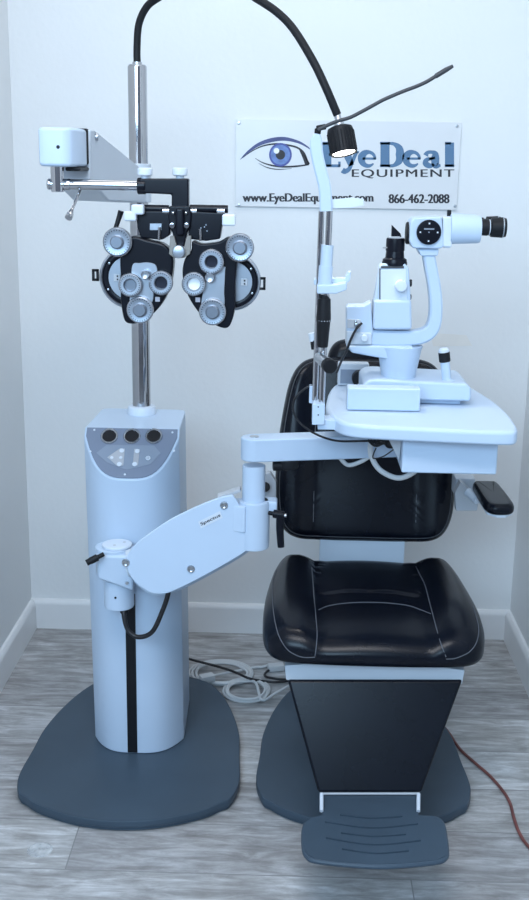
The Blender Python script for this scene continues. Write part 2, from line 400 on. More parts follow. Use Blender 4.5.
def words(name, body, x0, y0, x1, y1, m, parent, off=0.0, bold=0.0, k=.0006, plane=None, track=1.0):
    """text set in the box x0..x1, y0..y1 (photo measures) on the board"""
    cu = bpy.data.curves.new('t', 'FONT'); cu.body = body; cu.size = 1; cu.offset = off; cu.extrude = 0; cu.space_character = track
    to = bpy.data.objects.new('t', cu); COL.objects.link(to); bpy.context.view_layer.update()
    me = bpy.data.meshes.new_from_object(to.evaluated_get(bpy.context.evaluated_depsgraph_get()))
    bpy.data.objects.remove(to)
    xs = [v.co.x for v in me.vertices]; ys = [v.co.y for v in me.vertices]; ax, bx, ay, by = min(xs), max(xs), min(ys), max(ys)
    mb = MB(); me0 = me
    for j in ((-1, -.33, .33, 1) if bold else (0,)):      # heavier strokes
        me = me0.copy()
        for v in me.vertices:
            s, q = (v.co.x-ax)/(bx-ax), (v.co.y-ay)/(by-ay)
            v.co = plane(s, q) if plane else sg(x0+(x1-x0)*s+j*bold, y1+(y0-y1)*q, k+.00002*j)
        mb.bm.from_mesh(me); bpy.data.meshes.remove(me)
    bpy.data.meshes.remove(me0)
    return obj(name, mb, m, parent, wn=False)
words('subtitle_lettering', 'EQUIPMENT', 352, 169.3, 454, 178.4, 'ink', sign, bold=.3, track=1.15)
words('web_address', 'www.EyeDealEquipment.com', 243, 193.3, 373, 204.3, 'ink', sign, bold=.55)
words('phone_number', '866-462-2088', 389, 194.2, 449, 203.2, 'ink', sign, bold=.5)

# ------------------------------------------------------------------ instrument stand
def plate_obj(mb, pts, th=.030):
    P = catmull([V((a, b, 0.001)) for a, b in pts], 5, True)
    c = sum(P, V())/len(P)
    low = MB(); n = len(P)
    b = bmesh.new(); rings = []
    for ins, z in ((.010, .001), (.004, .004), (.004, .011), (0, .014), (0, th-.005), (.0015, th-.0015), (.006, th)):
        rings.append([b.verts.new(V((p.x, p.y, 0))+(c-p).normalized()*ins*V((1, 1, 0)).length/1.414+Z*z) for p in P])
    for A, B in zip(rings, rings[1:]):
        for i in range(n): b.faces.new((A[i], A[(i+1) % n], B[(i+1) % n], B[i]))
    b.faces.new(rings[0]); b.faces.new(rings[-1]); bmesh.ops.recalc_face_normals(b, faces=b.faces)
    return mb.merge(b)
def base_outline(cx, sx=1, dy=.012):       # wide rounded front, narrower back, clipped front corners
    h = [(-.268, 2.53), (-.274, 2.41), (-.258, 2.335), (-.236, 2.312), (-.19, 2.275), (-.10, 2.236), (0, 2.222)]
    bk = [(-.262, 2.64), (-.238, 2.76), (-.20, 2.87), (-.155, 2.94), (-.09, 2.975), (0, 2.985)]
    left = bk[::-1]+h
    return [(cx+a*sx, y+dy) for a, y in left]+[(cx-a*sx, y+dy) for a, y in left[::-1][1:-1]]
CX = -.3775
stand = thing('instrument_stand', 'tall white ophthalmic instrument column on dark slate foot plate, at left', 'instrument stand', (CX, 2.62, 0))
obj('foot_plate', plate_obj(MB(), base_outline(CX)), 'plate', stand)
# column: bowed front plan, sloped console cut
def plan(z):
    pts = []
    for k in range(21):
        s = -1+2*k/20; pts.append((CX+.1175*s, 2.535+.080*abs(s)**3.3))
    pts = [(CX-.112, 2.83), (CX-.108, 2.848), (CX-.09, 2.855), (CX+.09, 2.855), (CX+.108, 2.848), (CX+.112, 2.83)][::-1]+pts
    return [V((a, b, z)) for a, b in pts]
b = bmesh.new(); bot = [b.verts.new(p) for p in plan(.0305)]; top = [b.verts.new(p) for p in plan(.868)]
b.faces.new(bot); b.faces.new(top)
for i in range(len(bot)): b.faces.new((bot[i], bot[(i+1) % len(bot)], top[(i+1) % len(bot)], top[i]))
bmesh.ops.recalc_face_normals(b, faces=b.faces)
P0 = V((CX, 2.535, .762)); P1 = V((CX, atz(132, 428, .868).y, .868)); SV = (P1-P0).normalized(); SN = V((0, -SV.z, SV.y))
r_ = bmesh.ops.bisect_plane(b, geom=b.verts[:]+b.edges[:]+b.faces[:], plane_co=P0, plane_no=SN, clear_outer=True)
bmesh.ops.holes_fill(b, edges=[e for e in b.edges if e.is_boundary]); bmesh.ops.recalc_face_normals(b, faces=b.faces)
cut = [v.co.copy() for v in b.verts if abs((v.co-P0).dot(SN)) < 1e-4]
es = [e for e in b.edges if len(e.link_faces) == 2 and e.calc_face_angle(0) > radians(28)]
bmesh.ops.bevel(b, geom=es, offset=.0035, segments=3, profile=.5, affect='EDGES')
for v in b.verts: v.co.x -= (v.co.z-.03)*.011
for p in cut: p.x -= (p.z-.03)*.011
column = obj('column', MB().merge(b), 'enamel', stand)
# console
cc = sum(cut, V())/len(cut)
cut.sort(key=lambda p: atan2((p-cc).dot(SV), (p-cc).x))
cen = P0+SV*.098
inner = [cen+(p-cen)*.955+SN*.0004 for p in cut]
console = obj('control_panel', MB().prism(inner, SN*.0022, .0006, 1), 'panel', stand)
def on(x, y, k=.0026): return atpl(x, y, P0, SN)+SN*k
for x in (109.5, 132, 154):
    p = on(x, 436.8); w = obj('handle_well', MB().ring(p+SN*.001, SN, .0185, .003, .0035), 'chrome', console)
    obj('well_opening', MB().cyl(p-SN*.0005, p+SN*.0012, .0165, bev=.0003), 'blackm', w)
ov = [on(*q) for q in ((107, 445.5), (154, 446), (161, 454), (150, 465), (127, 470.5), (107, 463), (96.5, 453.5))]
overlay = obj('keypad_overlay', MB().prism(ov, SN*.0008), 'panel2', console)
def pad(name, pts, m, par, k=.0036): return obj(name, MB().prism([on(x, y, k) for x, y in pts], SN*.0006), m, par)
pad('key_field', [(120.5, 449), (125, 449.5), (123.5, 466), (118.5, 467.5), (107.5, 458)], 'alu', overlay)
pad('key_field', [(134.5, 449.5), (140, 450), (138, 466), (133, 466.5)], 'alu', overlay)
for x, y in ((122, 451.5), (121, 458.5), (119.5, 465), (112, 458.5), (137.5, 452), (134.8, 465), (148.2, 459)):
    p = on(x, y, .0042); obj('button', MB().cyl(p, p+SN*.0014, .0058 if x in (122, 119.5, 137.5, 134.8, 148.2) else .004, bev=.0005), 'btn', overlay)
p = on(148.2, 459, .0058); obj('button_mark', MB().ring(p, SN, .0028, .0006), 'panel', overlay)
for x, y in ((94.5, 430.5), (133.5, 430), (172.5, 433), (90.5, 452), (174, 451.5), (125, 475)):
    p = on(x, y); obj('screw', MB().cyl(p, p+SN*.0012, .0028, bev=.0005), 'btn', console)
# slot down the column front
yS = 2.5355; a = at(128.5, 604, yS); b_ = at(137.5, 752, yS)
obj('cable_slot', MB().span((-.397, 2.5325, .034), (-.372, 2.537, .47), .001), 'blackm', column)
# pole, collar
PX, PY = -.3855, 2.795
obj('pole_collar', MB().lathe((PX, PY, .8675), Z, [(0, 0), (0, .037), (.004, .038), (.016, .0365), (.021, .034), (.023, .026), (.023, 0)]), 'shell', stand)
pole = obj('pole', MB().cyl((PX, PY, .87), (PX, PY, 1.728), .0232, bev=.002, seg=48), 'chrome', stand)
obj('pole_cap', MB().lathe((PX, PY, 1.7275), Z, [(0, 0), (0, .0215), (.003, .0205), (.004, .012), (.0095, .0115), (.010, 0)]), 'nickel', stand)

# ------------------------------------------------------------------ goose neck examination lamp
lb = V((PX, PY, 1.7375))
lamp = thing('examination_lamp', 'black gooseneck examination lamp rising from the chrome pole, lit', 'lamp', lb)
hd0 = at(339.5, 127, 2.45); ax = V((.20, -.26, -1)).normalized()
path = [lb+Z*.0, lb+Z*.03, at(138.7, 25, 2.79), at(146, 8, 2.78), at(157, -1.5, 2.76), at(180, -14, 2.71), at(208, -20, 2.65), at(236, -13, 2.59), at(259, 0, 2.54), at(278, 13, 2.52), at(294, 30, 2.50), at(313, 61, 2.47), at(326, 88, 2.455), hd0-ax*.026]
obj('gooseneck', MB().tube(path, .0088, 10, 16), 'rubber', lamp)
obj('neck_joint', MB().cyl(hd0-ax*.028, hd0-ax*.008, .0072).cyl(hd0-ax*.010, hd0+ax*.001, .011), 'nickel', lamp)
mb = MB().lathe(hd0, ax, [(0, 0), (0, .020), (.003, .0265), (.010, .0285), (.058, .0285), (.058, .026), (.052, .0245), (.052, 0)], 48)
for k in range(24):
    a_ = 2*pi*k/24; q = V((0, 0, 1)).rotation_difference(ax).to_matrix(); d = q @ V((cos(a_), sin(a_), 0))
    mb.cyl(hd0+d*.0283+ax*.012, hd0+d*.0283+ax*.054, .0016, bev=.0003, seg=6)
head = obj('lamp_head', mb, 'blackm', lamp)
obj('lit_lens', MB().lathe(hd0+ax*.0525, ax, [(0, 0), (0, .0242), (.003, .0235), (.0045, 0)]), 'glow', head)

# ------------------------------------------------------------------ phoropter arm
aX0, aX1 = -.425, -.352
armb = V((PX, PY, 1.40))

def yz(x, y, Xp=-.385):
    d = ray(x, y); t_ = Xp/d.x; return (d.y*t_, EYE+d.z*t_)
ap = [at(90, 129.5, 2.24), at(96, 130.5, 2.27), at(143, 169, 2.77), at(149, 175, 2.82), at(150.5, 201, 2.82), at(148, 203, 2.79), at(108, 201, 2.44), at(90, 180, 2.24)]
parm = obj('upper_swing_arm', MB().prism(ap, (-.078, 0, 0), .005, 3), 'shell2', stand)
obj('pole_clamp', MB().cyl((PX, PY, 1.407), (PX, PY, 1.50), .031, bev=.003), 'shell2', parm)
obj('bolt', MB().cyl(at(96, 137, 2.285)-X*.003, at(96, 137, 2.285)+X*.005, .008, bev=.0015), 'nickel', parm)
obj('bolt', MB().cyl(at(109, 197, 2.46)-X*.003, at(109, 197, 2.46)+X*.004, .005, bev=.0015), 'nickel', parm)
bx0 = at(38.5, 126, 2.115).x-.005
pl = [(bx0, 2.135), (bx0+.004, 2.122), (bx0+.014, 2.115), (at(62, 147, 2.115).x, 2.115), (at(70, 147, 2.122).x, 2.122), (at(78, 147, 2.15).x, 2.15), (at(84, 147, 2.19).x, 2.19), (at(86.5, 147, 2.228).x, 2.228), (at(84, 147, 2.24).x, 2.24), (bx0, 2.24), (bx0-.006, 2.2)]
z0, z1 = 1.492, 1.563
hb = obj('arm_head', MB().prism([(a, b, z0) for a, b in pl], (0, 0, z1-z0), .007, 4, 40), 'enamel', parm)
p = at(58, 147, 2.1145); obj('hole', MB().cyl(p, p+Yv*.002, .0034, bev=.0004), 'blackm', hb)
obj('hinge_cover', MB().span((bx0+.0, 2.232, z0+.004), (at(89.5, 150, 2.25).x, 2.256, z1+.002), .004), 'blackm', parm)
obj('hinge_plate', MB().span((bx0+.045, 2.15, z0-.008), (at(88, 168, 2.23).x, 2.25, z0-.0005), .003), 'blackm', parm)
rp = at(57.5, 180, 2.15)
obj('vertical_rod', MB().cyl((rp.x, 2.15, z0+.004), (rp.x, 2.15, at(57, 192, 2.15).z), .0128, bev=.002), 'chrome', parm)
rz = at(100, 185, 2.15).z
obj('horizontal_rod', MB().cyl((rp.x-.018, 2.15, rz), (at(141, 185, 2.15).x, 2.15, rz), .0098, bev=.002), 'chrome', parm)
obj('rod_collar', MB().cyl((rp.x+.011, 2.15, rz), (rp.x+.026, 2.15, rz), .0108, bev=.003), 'chrome', parm)
obj('rod_end', MB().cyl((rp.x-.020, 2.15, rz), (rp.x-.012, 2.15, rz), .0105, bev=.003), 'chrome', parm)
h0, h1 = at(83, 184, 2.165), at(68.5, 218, 2.10)
obj('lock_lever', MB().tube([h0, h0.lerp(h1, .7), h1], lambda t: .0032 if t < .55 else .0032+.0042*sin(min(1, (t-.55)/.42)*pi*.62), 10, 14), 'chrome', parm)

# ------------------------------------------------------------------ phoropter
FY = 2.13                                    # front plane of the bodies
def fp(x, y, k=0): p = at(x, y, FY); return V((p.x, FY-k, p.z))
ph0 = at(180, 262, 2.15)
pho = thing('phoropter', 'black and silver phoropter with many dials hanging from the upper arm', 'phoropter', ph0)
# L bracket
mb = MB().prism([at(x, y, 2.138) for x, y in ((139, 178.5), (188.5, 178.5), (188.5, 208), (171.5, 208), (171.5, 194.5), (139, 193))], (0, .026, 0), .003, 3)
mb.cyl(at(137.5, 186, 2.15), at(146, 186, 2.15), .0155, bev=.002)
obj('mount_bracket', mb, 'black', pho)
for x in (145, 180):
    p = at(x, 178.5, 2.15)
    obj('knob', MB().cyl(p-Z*.002, p+Z*.006, .008).cyl(p+Z*.005, p+Z*.020, .0145, bev=.003), 'btn', pho)
yoke = MB().prism([at(x, y, 2.128) for x, y in ((169, 206), (190, 206), (191.5, 216), (190, 228), (187, 232), (184, 248), (176, 248), (172, 232), (169.5, 228), (168, 216))], (0, .036, 0), .003, 2)
yoke.box(at(180, 222, 2.122), (.016, .012, .05), .004)
yk = obj('yoke', yoke, 'black', pho)
for x, y, r in ((179, 211.5, .0036), (172, 225.5, .0052), (186.5, 225.5, .0052), (179.5, 219, .003), (173, 213, .0025), (186, 213, .0025)):
    p = at(x, y, 2.117); obj('screw', MB().cyl(p, p+Yv*.014, r, bev=.001), 'chrome', yk)
obj('front_lug', MB().prism([at(x, y, 2.1155) for x, y in ((170, 236), (174, 236), (177, 248), (184, 248), (187, 236), (191, 236), (190, 254), (184, 258), (174, 258), (169, 254))], (0, .012, 0), .001), 'beige', pho)
p = at(178.5, 252, 2.104); obj('tilt_knob', MB().cyl(p, p+Yv*.02, .0122, bev=.003), 'alu', pho)
# cross tubes and side blocks
for xa, xb in ((138, 169), (190, 228)):
    p, q = at(xa, 208.5, 2.145), at(xb, 210, 2.145); q.z = p.z
    obj('cross_tube', MB().cyl(p, q, .0075, bev=.001), 'black', pho)
for xa, xb in ((162.5, 170), (189, 197), (217, 225)):
    p, q = at(xa, 211, 2.142), at(xb, 211, 2.142); q.z = p.z; obj('rod_sleeve', MB().cyl(p, q, .0068, bev=.001), 'chrome', pho)
for pts in ([(136, 211), (170, 211), (170, 235), (162, 240), (141, 238), (137, 228)], [(189, 211), (224, 213), (220, 239), (206, 241), (188, 239)]):
    sb = obj('side_block', MB().prism([at(x, y, 2.136) for x, y in pts], (0, .03, 0), .003, 2), 'black', pho)
    cxp = sum(q[0] for q in pts)/len(pts)
    if cxp < 180:
        obj('scale_window', MB().prism([at(x, y, 2.1355) for x, y in ((150, 223.5), (161.5, 223.5), (161.5, 230), (150, 230))], (0, -.001, 0)), 'dial', sb)
        p, q = at(159.5, 227, 2.13), at(159, 240, 2.13); obj('lever', MB().tube([p, q], .0026, 2), 'chrome', sb)
    else:
        p, q = at(200, 229, 2.13), at(200.5, 241, 2.13); obj('lever', MB().tube([p, q], .0026, 2), 'chrome', sb)
        for x, y in ((204.5, 227), (207, 231), (201, 228), (206, 225)): obj('mark', MB().cyl(at(x, y, 2.136), at(x, y, 2.1348), .0012, bev=0, seg=8), 'dial', sb)
for x, y in ((138, 209.5), (130.5, 216), (229, 220)):
    p = at(x, y, 2.125); obj('side_knob', MB().box(p, (.0255, .022, .022) if x == 229 else (.024, .02, .019), .004, 3), 'btn', pho)
obj('rear_lever', MB().tube([at(121, 211, 2.17), at(119, 218, 2.17), at(115, 230, 2.165)], lambda t: .006-.0018*t), 'blackm', pho)
# knurled dial builder
def dial(name, par, x, y, r, k, m='dial', cap=None, h=.010, hole=None, y0=0.004):
    """ring/knob of radius r (m) with face k in front of the body"""
    c = fp(x, y, k); ay = V((0, -1, 0))
    if hole:
        mb = MB(); b = bmesh.new(); N = 44; rs = []
        for R_, t_ in ((hole, 0), (hole, h*.8), (hole*1.12, h), (r*.86, h*1.02), (r*.97, h*.8), (r, h*.5), (r, 0)):
            rs.append([b.verts.new(V((c.x+R_*cos(2*pi*j/N), c.y-t_, c.z+R_*sin(2*pi*j/N)))) for j in range(N)])
        for i in range(len(rs)):
            A, B = rs[i], rs[(i+1) % len(rs)]
            for j in range(N): b.faces.new((A[j], A[(j+1) % N], B[(j+1) % N], B[j]))
        bmesh.ops.recalc_face_normals(b, faces=b.faces); mb.merge(b)
    else:
        mb = MB().lathe(c, ay, [(0, 0), (0, r), (h*.55, r), (h*.85, r*.96), (h, r*.88), (h*.9, r*.6), (h*.9, 0)], 44)
    d = obj(name, mb, m, par)
    obj('dial_rim', MB().ring(c+V((0, -h*.72, 0)), ay, r*.965, r*.045, .0012, 44), 'chrome', par if not par else d)
    tk = MB()
    for j in range(28):                     # engraved graduation marks
        a_ = 2*pi*j/28; e = V((cos(a_), 0, sin(a_))); w = V((-sin(a_), 0, cos(a_)))
        pz = c+V((0, -h*1.01, 0)); A = pz+e*r*.76; B = pz+e*r*.86
        tk.prism([A-w*.0006, B-w*.0006, B+w*.0006, A+w*.0006], (0, -.0003, 0))
    g_ = obj('graduations', tk, 'ink', d, wn=False) if r > .02 else tk.bm.free()
    if cap:
        obj('dial_cap', MB().lathe(c+V((0, -h*.9, 0)), ay, [(0, 0), (0, cap*1.12), (.002, cap*1.1), (.0025, cap), (.009, cap*.96), (.0105, cap*.85), (.0105, 0)], 30), 'cap', d)
    return d
def body(side, poly, rc, rr, tab, dials, plate_, win, sq):
    sgn = -1 if side == 'l' else 1
    c = at(*rc, FY+.018)
    hs = obj('side_wheel', MB().lathe(c+Yv*.022, -Yv, [(0, 0), (0, rr*.97), (.004, rr), (.018, rr), (.022, rr*.97), (.024, rr*.93), (.022, rr*.90), (.018, rr*.90), (.018, 0)], 64), 'alu', pho)
    obj('wheel_ring', MB().ring(c+Yv*.0045, Yv, rr*.80, rr*.11, .003, 64), 'black', hs)
    obj('wheel_face', MB().lathe(c+Yv*.004, -Yv, [(0, 0), (0, rr*.70), (.0012, rr*.70), (.0012, 0)], 48), 'alu', hs)
    for a_ in (35, -28):
        q = c+V((sgn*rr*.8*cos(radians(a_)), -.001, rr*.8*sin(radians(a_)))); obj('screw', MB().cyl(q, q-Yv*.002, .0022, bev=.0004), 'nickel', hs)
    q = c+V((sgn*rr*.42, 0, 0)); obj('scale_window', MB().box(q+Yv*.0015, (.013, .003, .014), .001), 'greyw', hs)
    for dz in (-.003, .003):
        obj('window_mark', MB().box(q+V((.001, -.0005, dz)), (.003, .001, .003), .0002), 'ink', hs)
    t0, t1 = at(tab[0], tab[1], FY+.025), at(tab[2], tab[3], FY+.025)
    mb = MB(); w = .0048
    mb.span((t0.x, FY+.022, t1.z), (t1.x, FY+.028, t1.z+w), .0005).span((t0.x, FY+.022, t0.z-w), (t1.x, FY+.028, t0.z), .0005)
    mb.span((t0.x, FY+.022, t1.z), (t0.x+w, FY+.028, t0.z), .0005).span((t1.x-w, FY+.022, t1.z), (t1.x, FY+.028, t0.z), .0005)
    obj('side_tab', mb, 'blackm', pho)
    P = catmull([fp(x, y) for x, y in poly], 6, True)
    bd = obj('lens_housing', MB().prism([p+Yv*.034 for p in P], (0, -.034-.004, 0), .005, 3, 50), 'black', pho)
    pp = catmull([fp(x, y, .0045) for x, y in plate_], 5, True)
    obj('face_plate', MB().prism(pp, (0, -.003, 0), .0006, 1, 50), 'alu', bd)
    for d in dials: dial(par=bd, **d)
    q = fp(*sq, .0045); obj('square_mark', MB().box(q, (.009, .001, .009), .0002), 'pinkd', bd)
z1f = lambda a, b: (88+a*.174, 190+b*.174)
z2f = lambda a, b: (175+a*.1796, 190+b*.1796)
D = lambda name, x, y, r, k, **kw: dict(name=name, x=x, y=y, r=r, k=k, **kw)
body('l', [z1f(*q) for q in ((205, 300), (262, 265), (340, 285), (435, 310), (483, 365), (490, 440), (470, 560), (420, 660), (345, 738), (280, 766), (222, 762), (200, 715), (188, 620), (188, 500), (185, 400))],
     (130, 278), .0605, (92, 269, 99, 281),
     [D('power_dial', 118.5, 241.5, .0275, .006, cap=.012, h=.014), D('lens_ring', 131.6, 284, .0225, .012, m='alu', hole=.0115),
      D('lens_ring', 162, 282, .0232, .012, m='dial', hole=.0120), D('axis_dial', 141, 309, .026, .006, cap=.0125, h=.010), D('center_knob', 146.7, 273.5, .0085, .010, m='alu', h=.014)],
     [z1f(*q) for q in ((258, 430), (300, 418), (350, 415), (392, 430), (400, 480), (380, 540), (372, 640), (300, 700), (245, 650), (250, 540))], None, (157.8, 299))
body('r', [z2f(*q) for q in ((98, 285), (150, 300), (240, 290), (300, 262), (345, 300), (345, 400), (336, 520), (335, 640), (315, 735), (285, 768), (225, 752), (150, 700), (90, 620), (55, 540), (42, 460), (55, 385), (90, 335))],
     (232, 282), .056, (257.5, 277, 265.5, 290),
     [D('power_dial', 240.3, 247, .0268, .006, cap=.0125, h=.014), D('lens_ring', 212, 261, .0238, .012, m='dial', hole=.0115),
      D('lens_ring', 194.6, 283, .0228, .012, m='alu', hole=.0125), D('axis_dial', 213, 311, .026, .006, cap=.0125, h=.010), D('center_knob', 210.5, 276.5, .0095, .010, m='alu', h=.014)],
     [z2f(*q) for q in ((190, 430), (275, 425), (280, 450), (275, 560), (272, 650), (205, 690), (150, 650), (158, 560), (175, 480))], None, (198, 299.5))
for x, y, m_ in ((131.6, 284, 'cap'), (162, 282, 'lens'), (212, 261, 'lens'), (194.6, 283, 'white')):
    p = fp(x, y, .0095); obj('aperture', MB().cyl(p, p-Yv*.003, .0122, bev=.0003), m_, pho)

# ------------------------------------------------------------------ lower instrument arm
BY = 2.49; jb = at(117, 608, BY)

c = at(118, 545, BY); zc = c.z; cxa = at(119, 590, BY).x
zlo, zmid = at(119, 606, BY).z, at(119, 582, BY).z
mb = MB().cyl((cxa, BY, zlo), (cxa, BY, zmid+.01), .0365, bev=.004)
obj('pivot_sleeve', mb, 'enamel', stand)
zt = at(118, 549, BY).z
hx = at(115, 560, BY).x
mb = MB().prism([(hx-.043, BY-.02, 0), (hx-.034, BY-.045, 0), (hx+.05, BY-.05, 0), (hx+.05, BY+.03, 0), (hx-.03, BY+.035, 0), (hx-.043, BY+.02, 0)], (0, 0, zt-zmid-.002), 0)
for v in mb.bm.verts: v.co.z += zmid+.002
for v in mb.bm.verts:
    if v.co.z < zmid+.01: v.co.z += -(v.co.x-hx)*.32+.010
mb.bevelled(mb.bm, .007, 3)
brk = obj('arm_bracket', mb, 'enamel', stand)
p = at(133, 579, BY-.052); obj('screw', MB().cyl((hx+.036, BY-.053, zmid+.018), (hx+.036, BY-.048, zmid+.018), .004, bev=.0008), 'nickel', brk)
p = V((cxa-.003, BY-.0375, at(116, 592, BY).z)); obj('hole', MB().cyl(p, p+Yv*.003, .0028, bev=.0003), 'blackm', stand)
obj('pivot_flange', MB().cyl((hx-.004, BY, zt-.002), (hx-.004, BY, zt+.007), .043, bev=.002), 'enamel', stand)
obj('pivot_cap', MB().cyl((hx+.006, BY, zt+.0065), (hx+.006, BY, zt+.0145), .036, bev=.003), 'shell', stand)
for dx, dy in ((.016, .010), (-.004, -.014)): obj('cap_recess', MB().cyl((hx+.006+dx, BY+dy, zt+.0143), (hx+.006+dx, BY+dy, zt+.0149), .004, bev=.0001, seg=16), 'greyw', stand)
a, b_ = at(104, 554, BY-.06), at(86.5, 563, BY-.075)
kb = MB().tube([a, a.lerp(b_, .35), a.lerp(b_, .45), b_], lambda t: .0055 if t < .35 else (.0085 if t < .88 else .0075), 6, 16)
obj('clamp_knob', kb, 'blackm', stand)
# big cover plate
cv = [(126.5, 558), (134, 546), (148, 534.5), (174, 517.5), (209, 501.5), (229, 495.5), (234, 497), (240, 507.5), (247, 524), (251, 540), (249, 548.5), (235, 558.5), (200.5, 578), (175, 590.5), (163.5, 594), (152, 593.5), (142, 588), (133, 580), (127.5, 570)]
CY = 2.385
P = catmull([at(x, y, CY) for x, y in cv], 5, True)
cover = obj('arm_cover', MB().prism(P, (0, .008, 0), .0025, 3, 50), 'enamel', stand)
P2 = catmull([at(x+1, y+2, CY+.062) for x, y in cv], 5, True)
obj('rear_cover', MB().prism(P2, (0, .006, 0), .002, 2, 50), 'enamel', stand)
obj('link_bar', MB().tube([at(128, 556, CY+.034), at(236, 512, CY+.034)], .014, 2, 16).tube([at(128, 572, CY+.034), at(240, 530, CY+.034)], .013, 2, 16), 'shell2', stand)
for x, y in ((224, 505.5), (191, 569), (125.8, 562.8)):
    p = at(x, y, CY-.0002); obj('cover_screw', MB().lathe(p, -Yv, [(0, 0), (0, .0095), (.0025, .0085), (.003, .006), (.0018, .004), (.0018, 0)]), 'nickel', cover)
def lblpl(k):
    A, B, C_ = at(201.5, 526.5, CY), at(221, 517, CY), at(200, 522.6, CY)
    return lambda s, q: A+(B-A)*s+(C_-A)*q+V((0, -k, 0))
pf = lblpl(.0003); obj('badge', MB().prism([pf(-.06, -.35), pf(1.06, -.35), pf(1.06, 1.4), pf(-.06, 1.4)], (0, -.0005, 0)), 'btn', cover)
words('badge_lettering', 'Spectus', 0, 0, 0, 0, 'ink', cover, .02, plane=lblpl(.0011))
p = at(246, 500, 2.42)
# elbow
JY = 2.415; jx = at(254, 520, JY).x
ze0, ze1, ze2, ze3 = at(255, 547, JY).z, at(255, 500, JY).z, at(255, 466, JY).z, at(255, 441, JY-.02).z
jbk = obj('elbow_block', MB().cyl((jx, JY, ze0), (jx, JY, ze1), .036, bev=.004).prism([(jx-.055, JY-.028, ze1-.006), (jx-.02, JY-.036, ze1-.006), (jx+.02, JY+.036, ze1-.006), (jx-.055, JY+.034, ze1-.006)], (0, 0, -.062), .003).box((jx+.036, JY+.010, ze1-.014), (.034, .040, .028), .005, 3), 'enamel', stand)
p = at(243, 514, JY-.032); obj('hole', MB().cyl(p, p+Yv*.004, .0028, bev=.0003), 'blackm', jbk)
obj('side_hinge_plate', MB().prism([at(x, y, CY+.02) for x, y in ((217, 497), (240, 489.5), (241, 492), (222, 499.5))], (0, .03, 0), .001), 'greyw', stand)
cxj = at(253.8, 480, JY).x
obj('elbow_post', MB().cyl((cxj, JY, ze1-.003), (cxj, JY, ze2+.002), .0262, bev=.001), 'enamel', stand)
# locking handle
a, b_ = at(267, 512.5, JY-.01), at(284, 515.5, JY-.02)
obj('lock_handle', MB().tube([a, a.lerp(b_, .4), a.lerp(b_, .5), b_], lambda t: .005 if t < .3 else .0098, 6, 16).tube([at(280.5, 514, JY-.02), at(280, 530, JY-.022), at(281, 547, JY-.024)], lambda t: .0098-.002*t, 6, 12), 'black', stand)
obj('handle_screw', MB().cyl(b_, b_+V((.006, -.001, 0)), .0045, bev=.001), 'nickel', stand)
# upper arm bar: rounded end at the elbow, runs under the table
e0 = V((cxj, JY, 0)); e1 = V((.30, 2.50, 0)); dd = (e1-e0).normalized(); nn = V((-dd.y, dd.x, 0)); w = .0305
zb, ztp = .853, .906
out = [e1+nn*w, ]+[e0+w*(nn*cos(a_)-dd*sin(a_)) for a_ in [pi*k/16 for k in range(17)]]+[e1-nn*w]
obj('upper_arm', MB().prism([p+Z*zb for p in out], Z*(ztp-zb), .004, 3, 40), 'enamel', stand)
obj('arm_end_cap', MB().lathe((cxj, JY, ztp-.0005), Z, [(0, 0), (0, .011), (.0015, .0105), (.002, 0)]), 'nickel', stand)
obj('brake_pad', MB().cyl(V((.0, 2.425, zb-.022)), V((.0, 2.425, zb+.002)), .024, bev=.005).cyl((-.035, 2.415, zb-.014), (.0, 2.42, zb-.014), .012), 'blackm', stand)
obj('table_pivot', MB().cyl((.29, 2.49, zb+.003), (.29, 2.49, .956), .045, bev=.002), 'shell', stand)
hc = [at(124, 607, 2.47), at(124, 616, 2.46), at(128, 630, 2.455), at(138, 637, 2.45), at(152, 632, 2.44), at(162, 612, 2.43), at(168, 594, 2.425), at(168, 580, 2.42)]
obj('arm_cable', MB().tube(hc, .0058, 8, 12), 'cableb', stand)
obj('cable_gland', MB().cyl(at(124.5, 603, 2.475), at(124.5, 613, 2.472), .0105), 'blackm', stand)
# wires under the table
w1 = [at(318, 418, 2.33), at(303, 430, 2.36), at(296, 437, 2.37)]
obj('table_cable', MB().tube([at(317, 385, 2.30), at(306, 388, 2.30), at(294, 401, 2.31), at(296, 418, 2.315), at(312, 432, 2.32), at(335, 440.5, 2.33), at(362, 441, 2.34), at(392, 440, 2.35)], .0024, 8, 8), 'cableb', stand)
obj('table_cable', MB().tube([at(371, 440, 2.42), at(371, 455, 2.42), at(380, 470, 2.42), at(398, 478, 2.42), at(414, 472, 2.42), at(420, 462, 2.42)], .0062, 8, 10), 'cable', stand)
obj('table_cable', MB().tube([at(340, 458, 2.44), at(348, 465, 2.45), at(360, 462, 2.45), at(370, 456, 2.45)], .005, 8, 10), 'cable', stand)
mb = MB()
for k in range(5):
    mb.tube([at(368+3*k, 440+k*.4, 2.34+.006*k), at(376+2*k, 446-k*2, 2.33), at(388, 441+1.5*k, 2.33), at(403, 440+1.4*k, 2.30+.01*k)], .0028, 8, 8)
mb.tube([at(398, 446, 2.33), at(384, 456, 2.34), at(373, 458, 2.35), at(376, 448, 2.35)], .0015, 8, 8)
obj('wire_bundle', mb, 'cableb', stand)

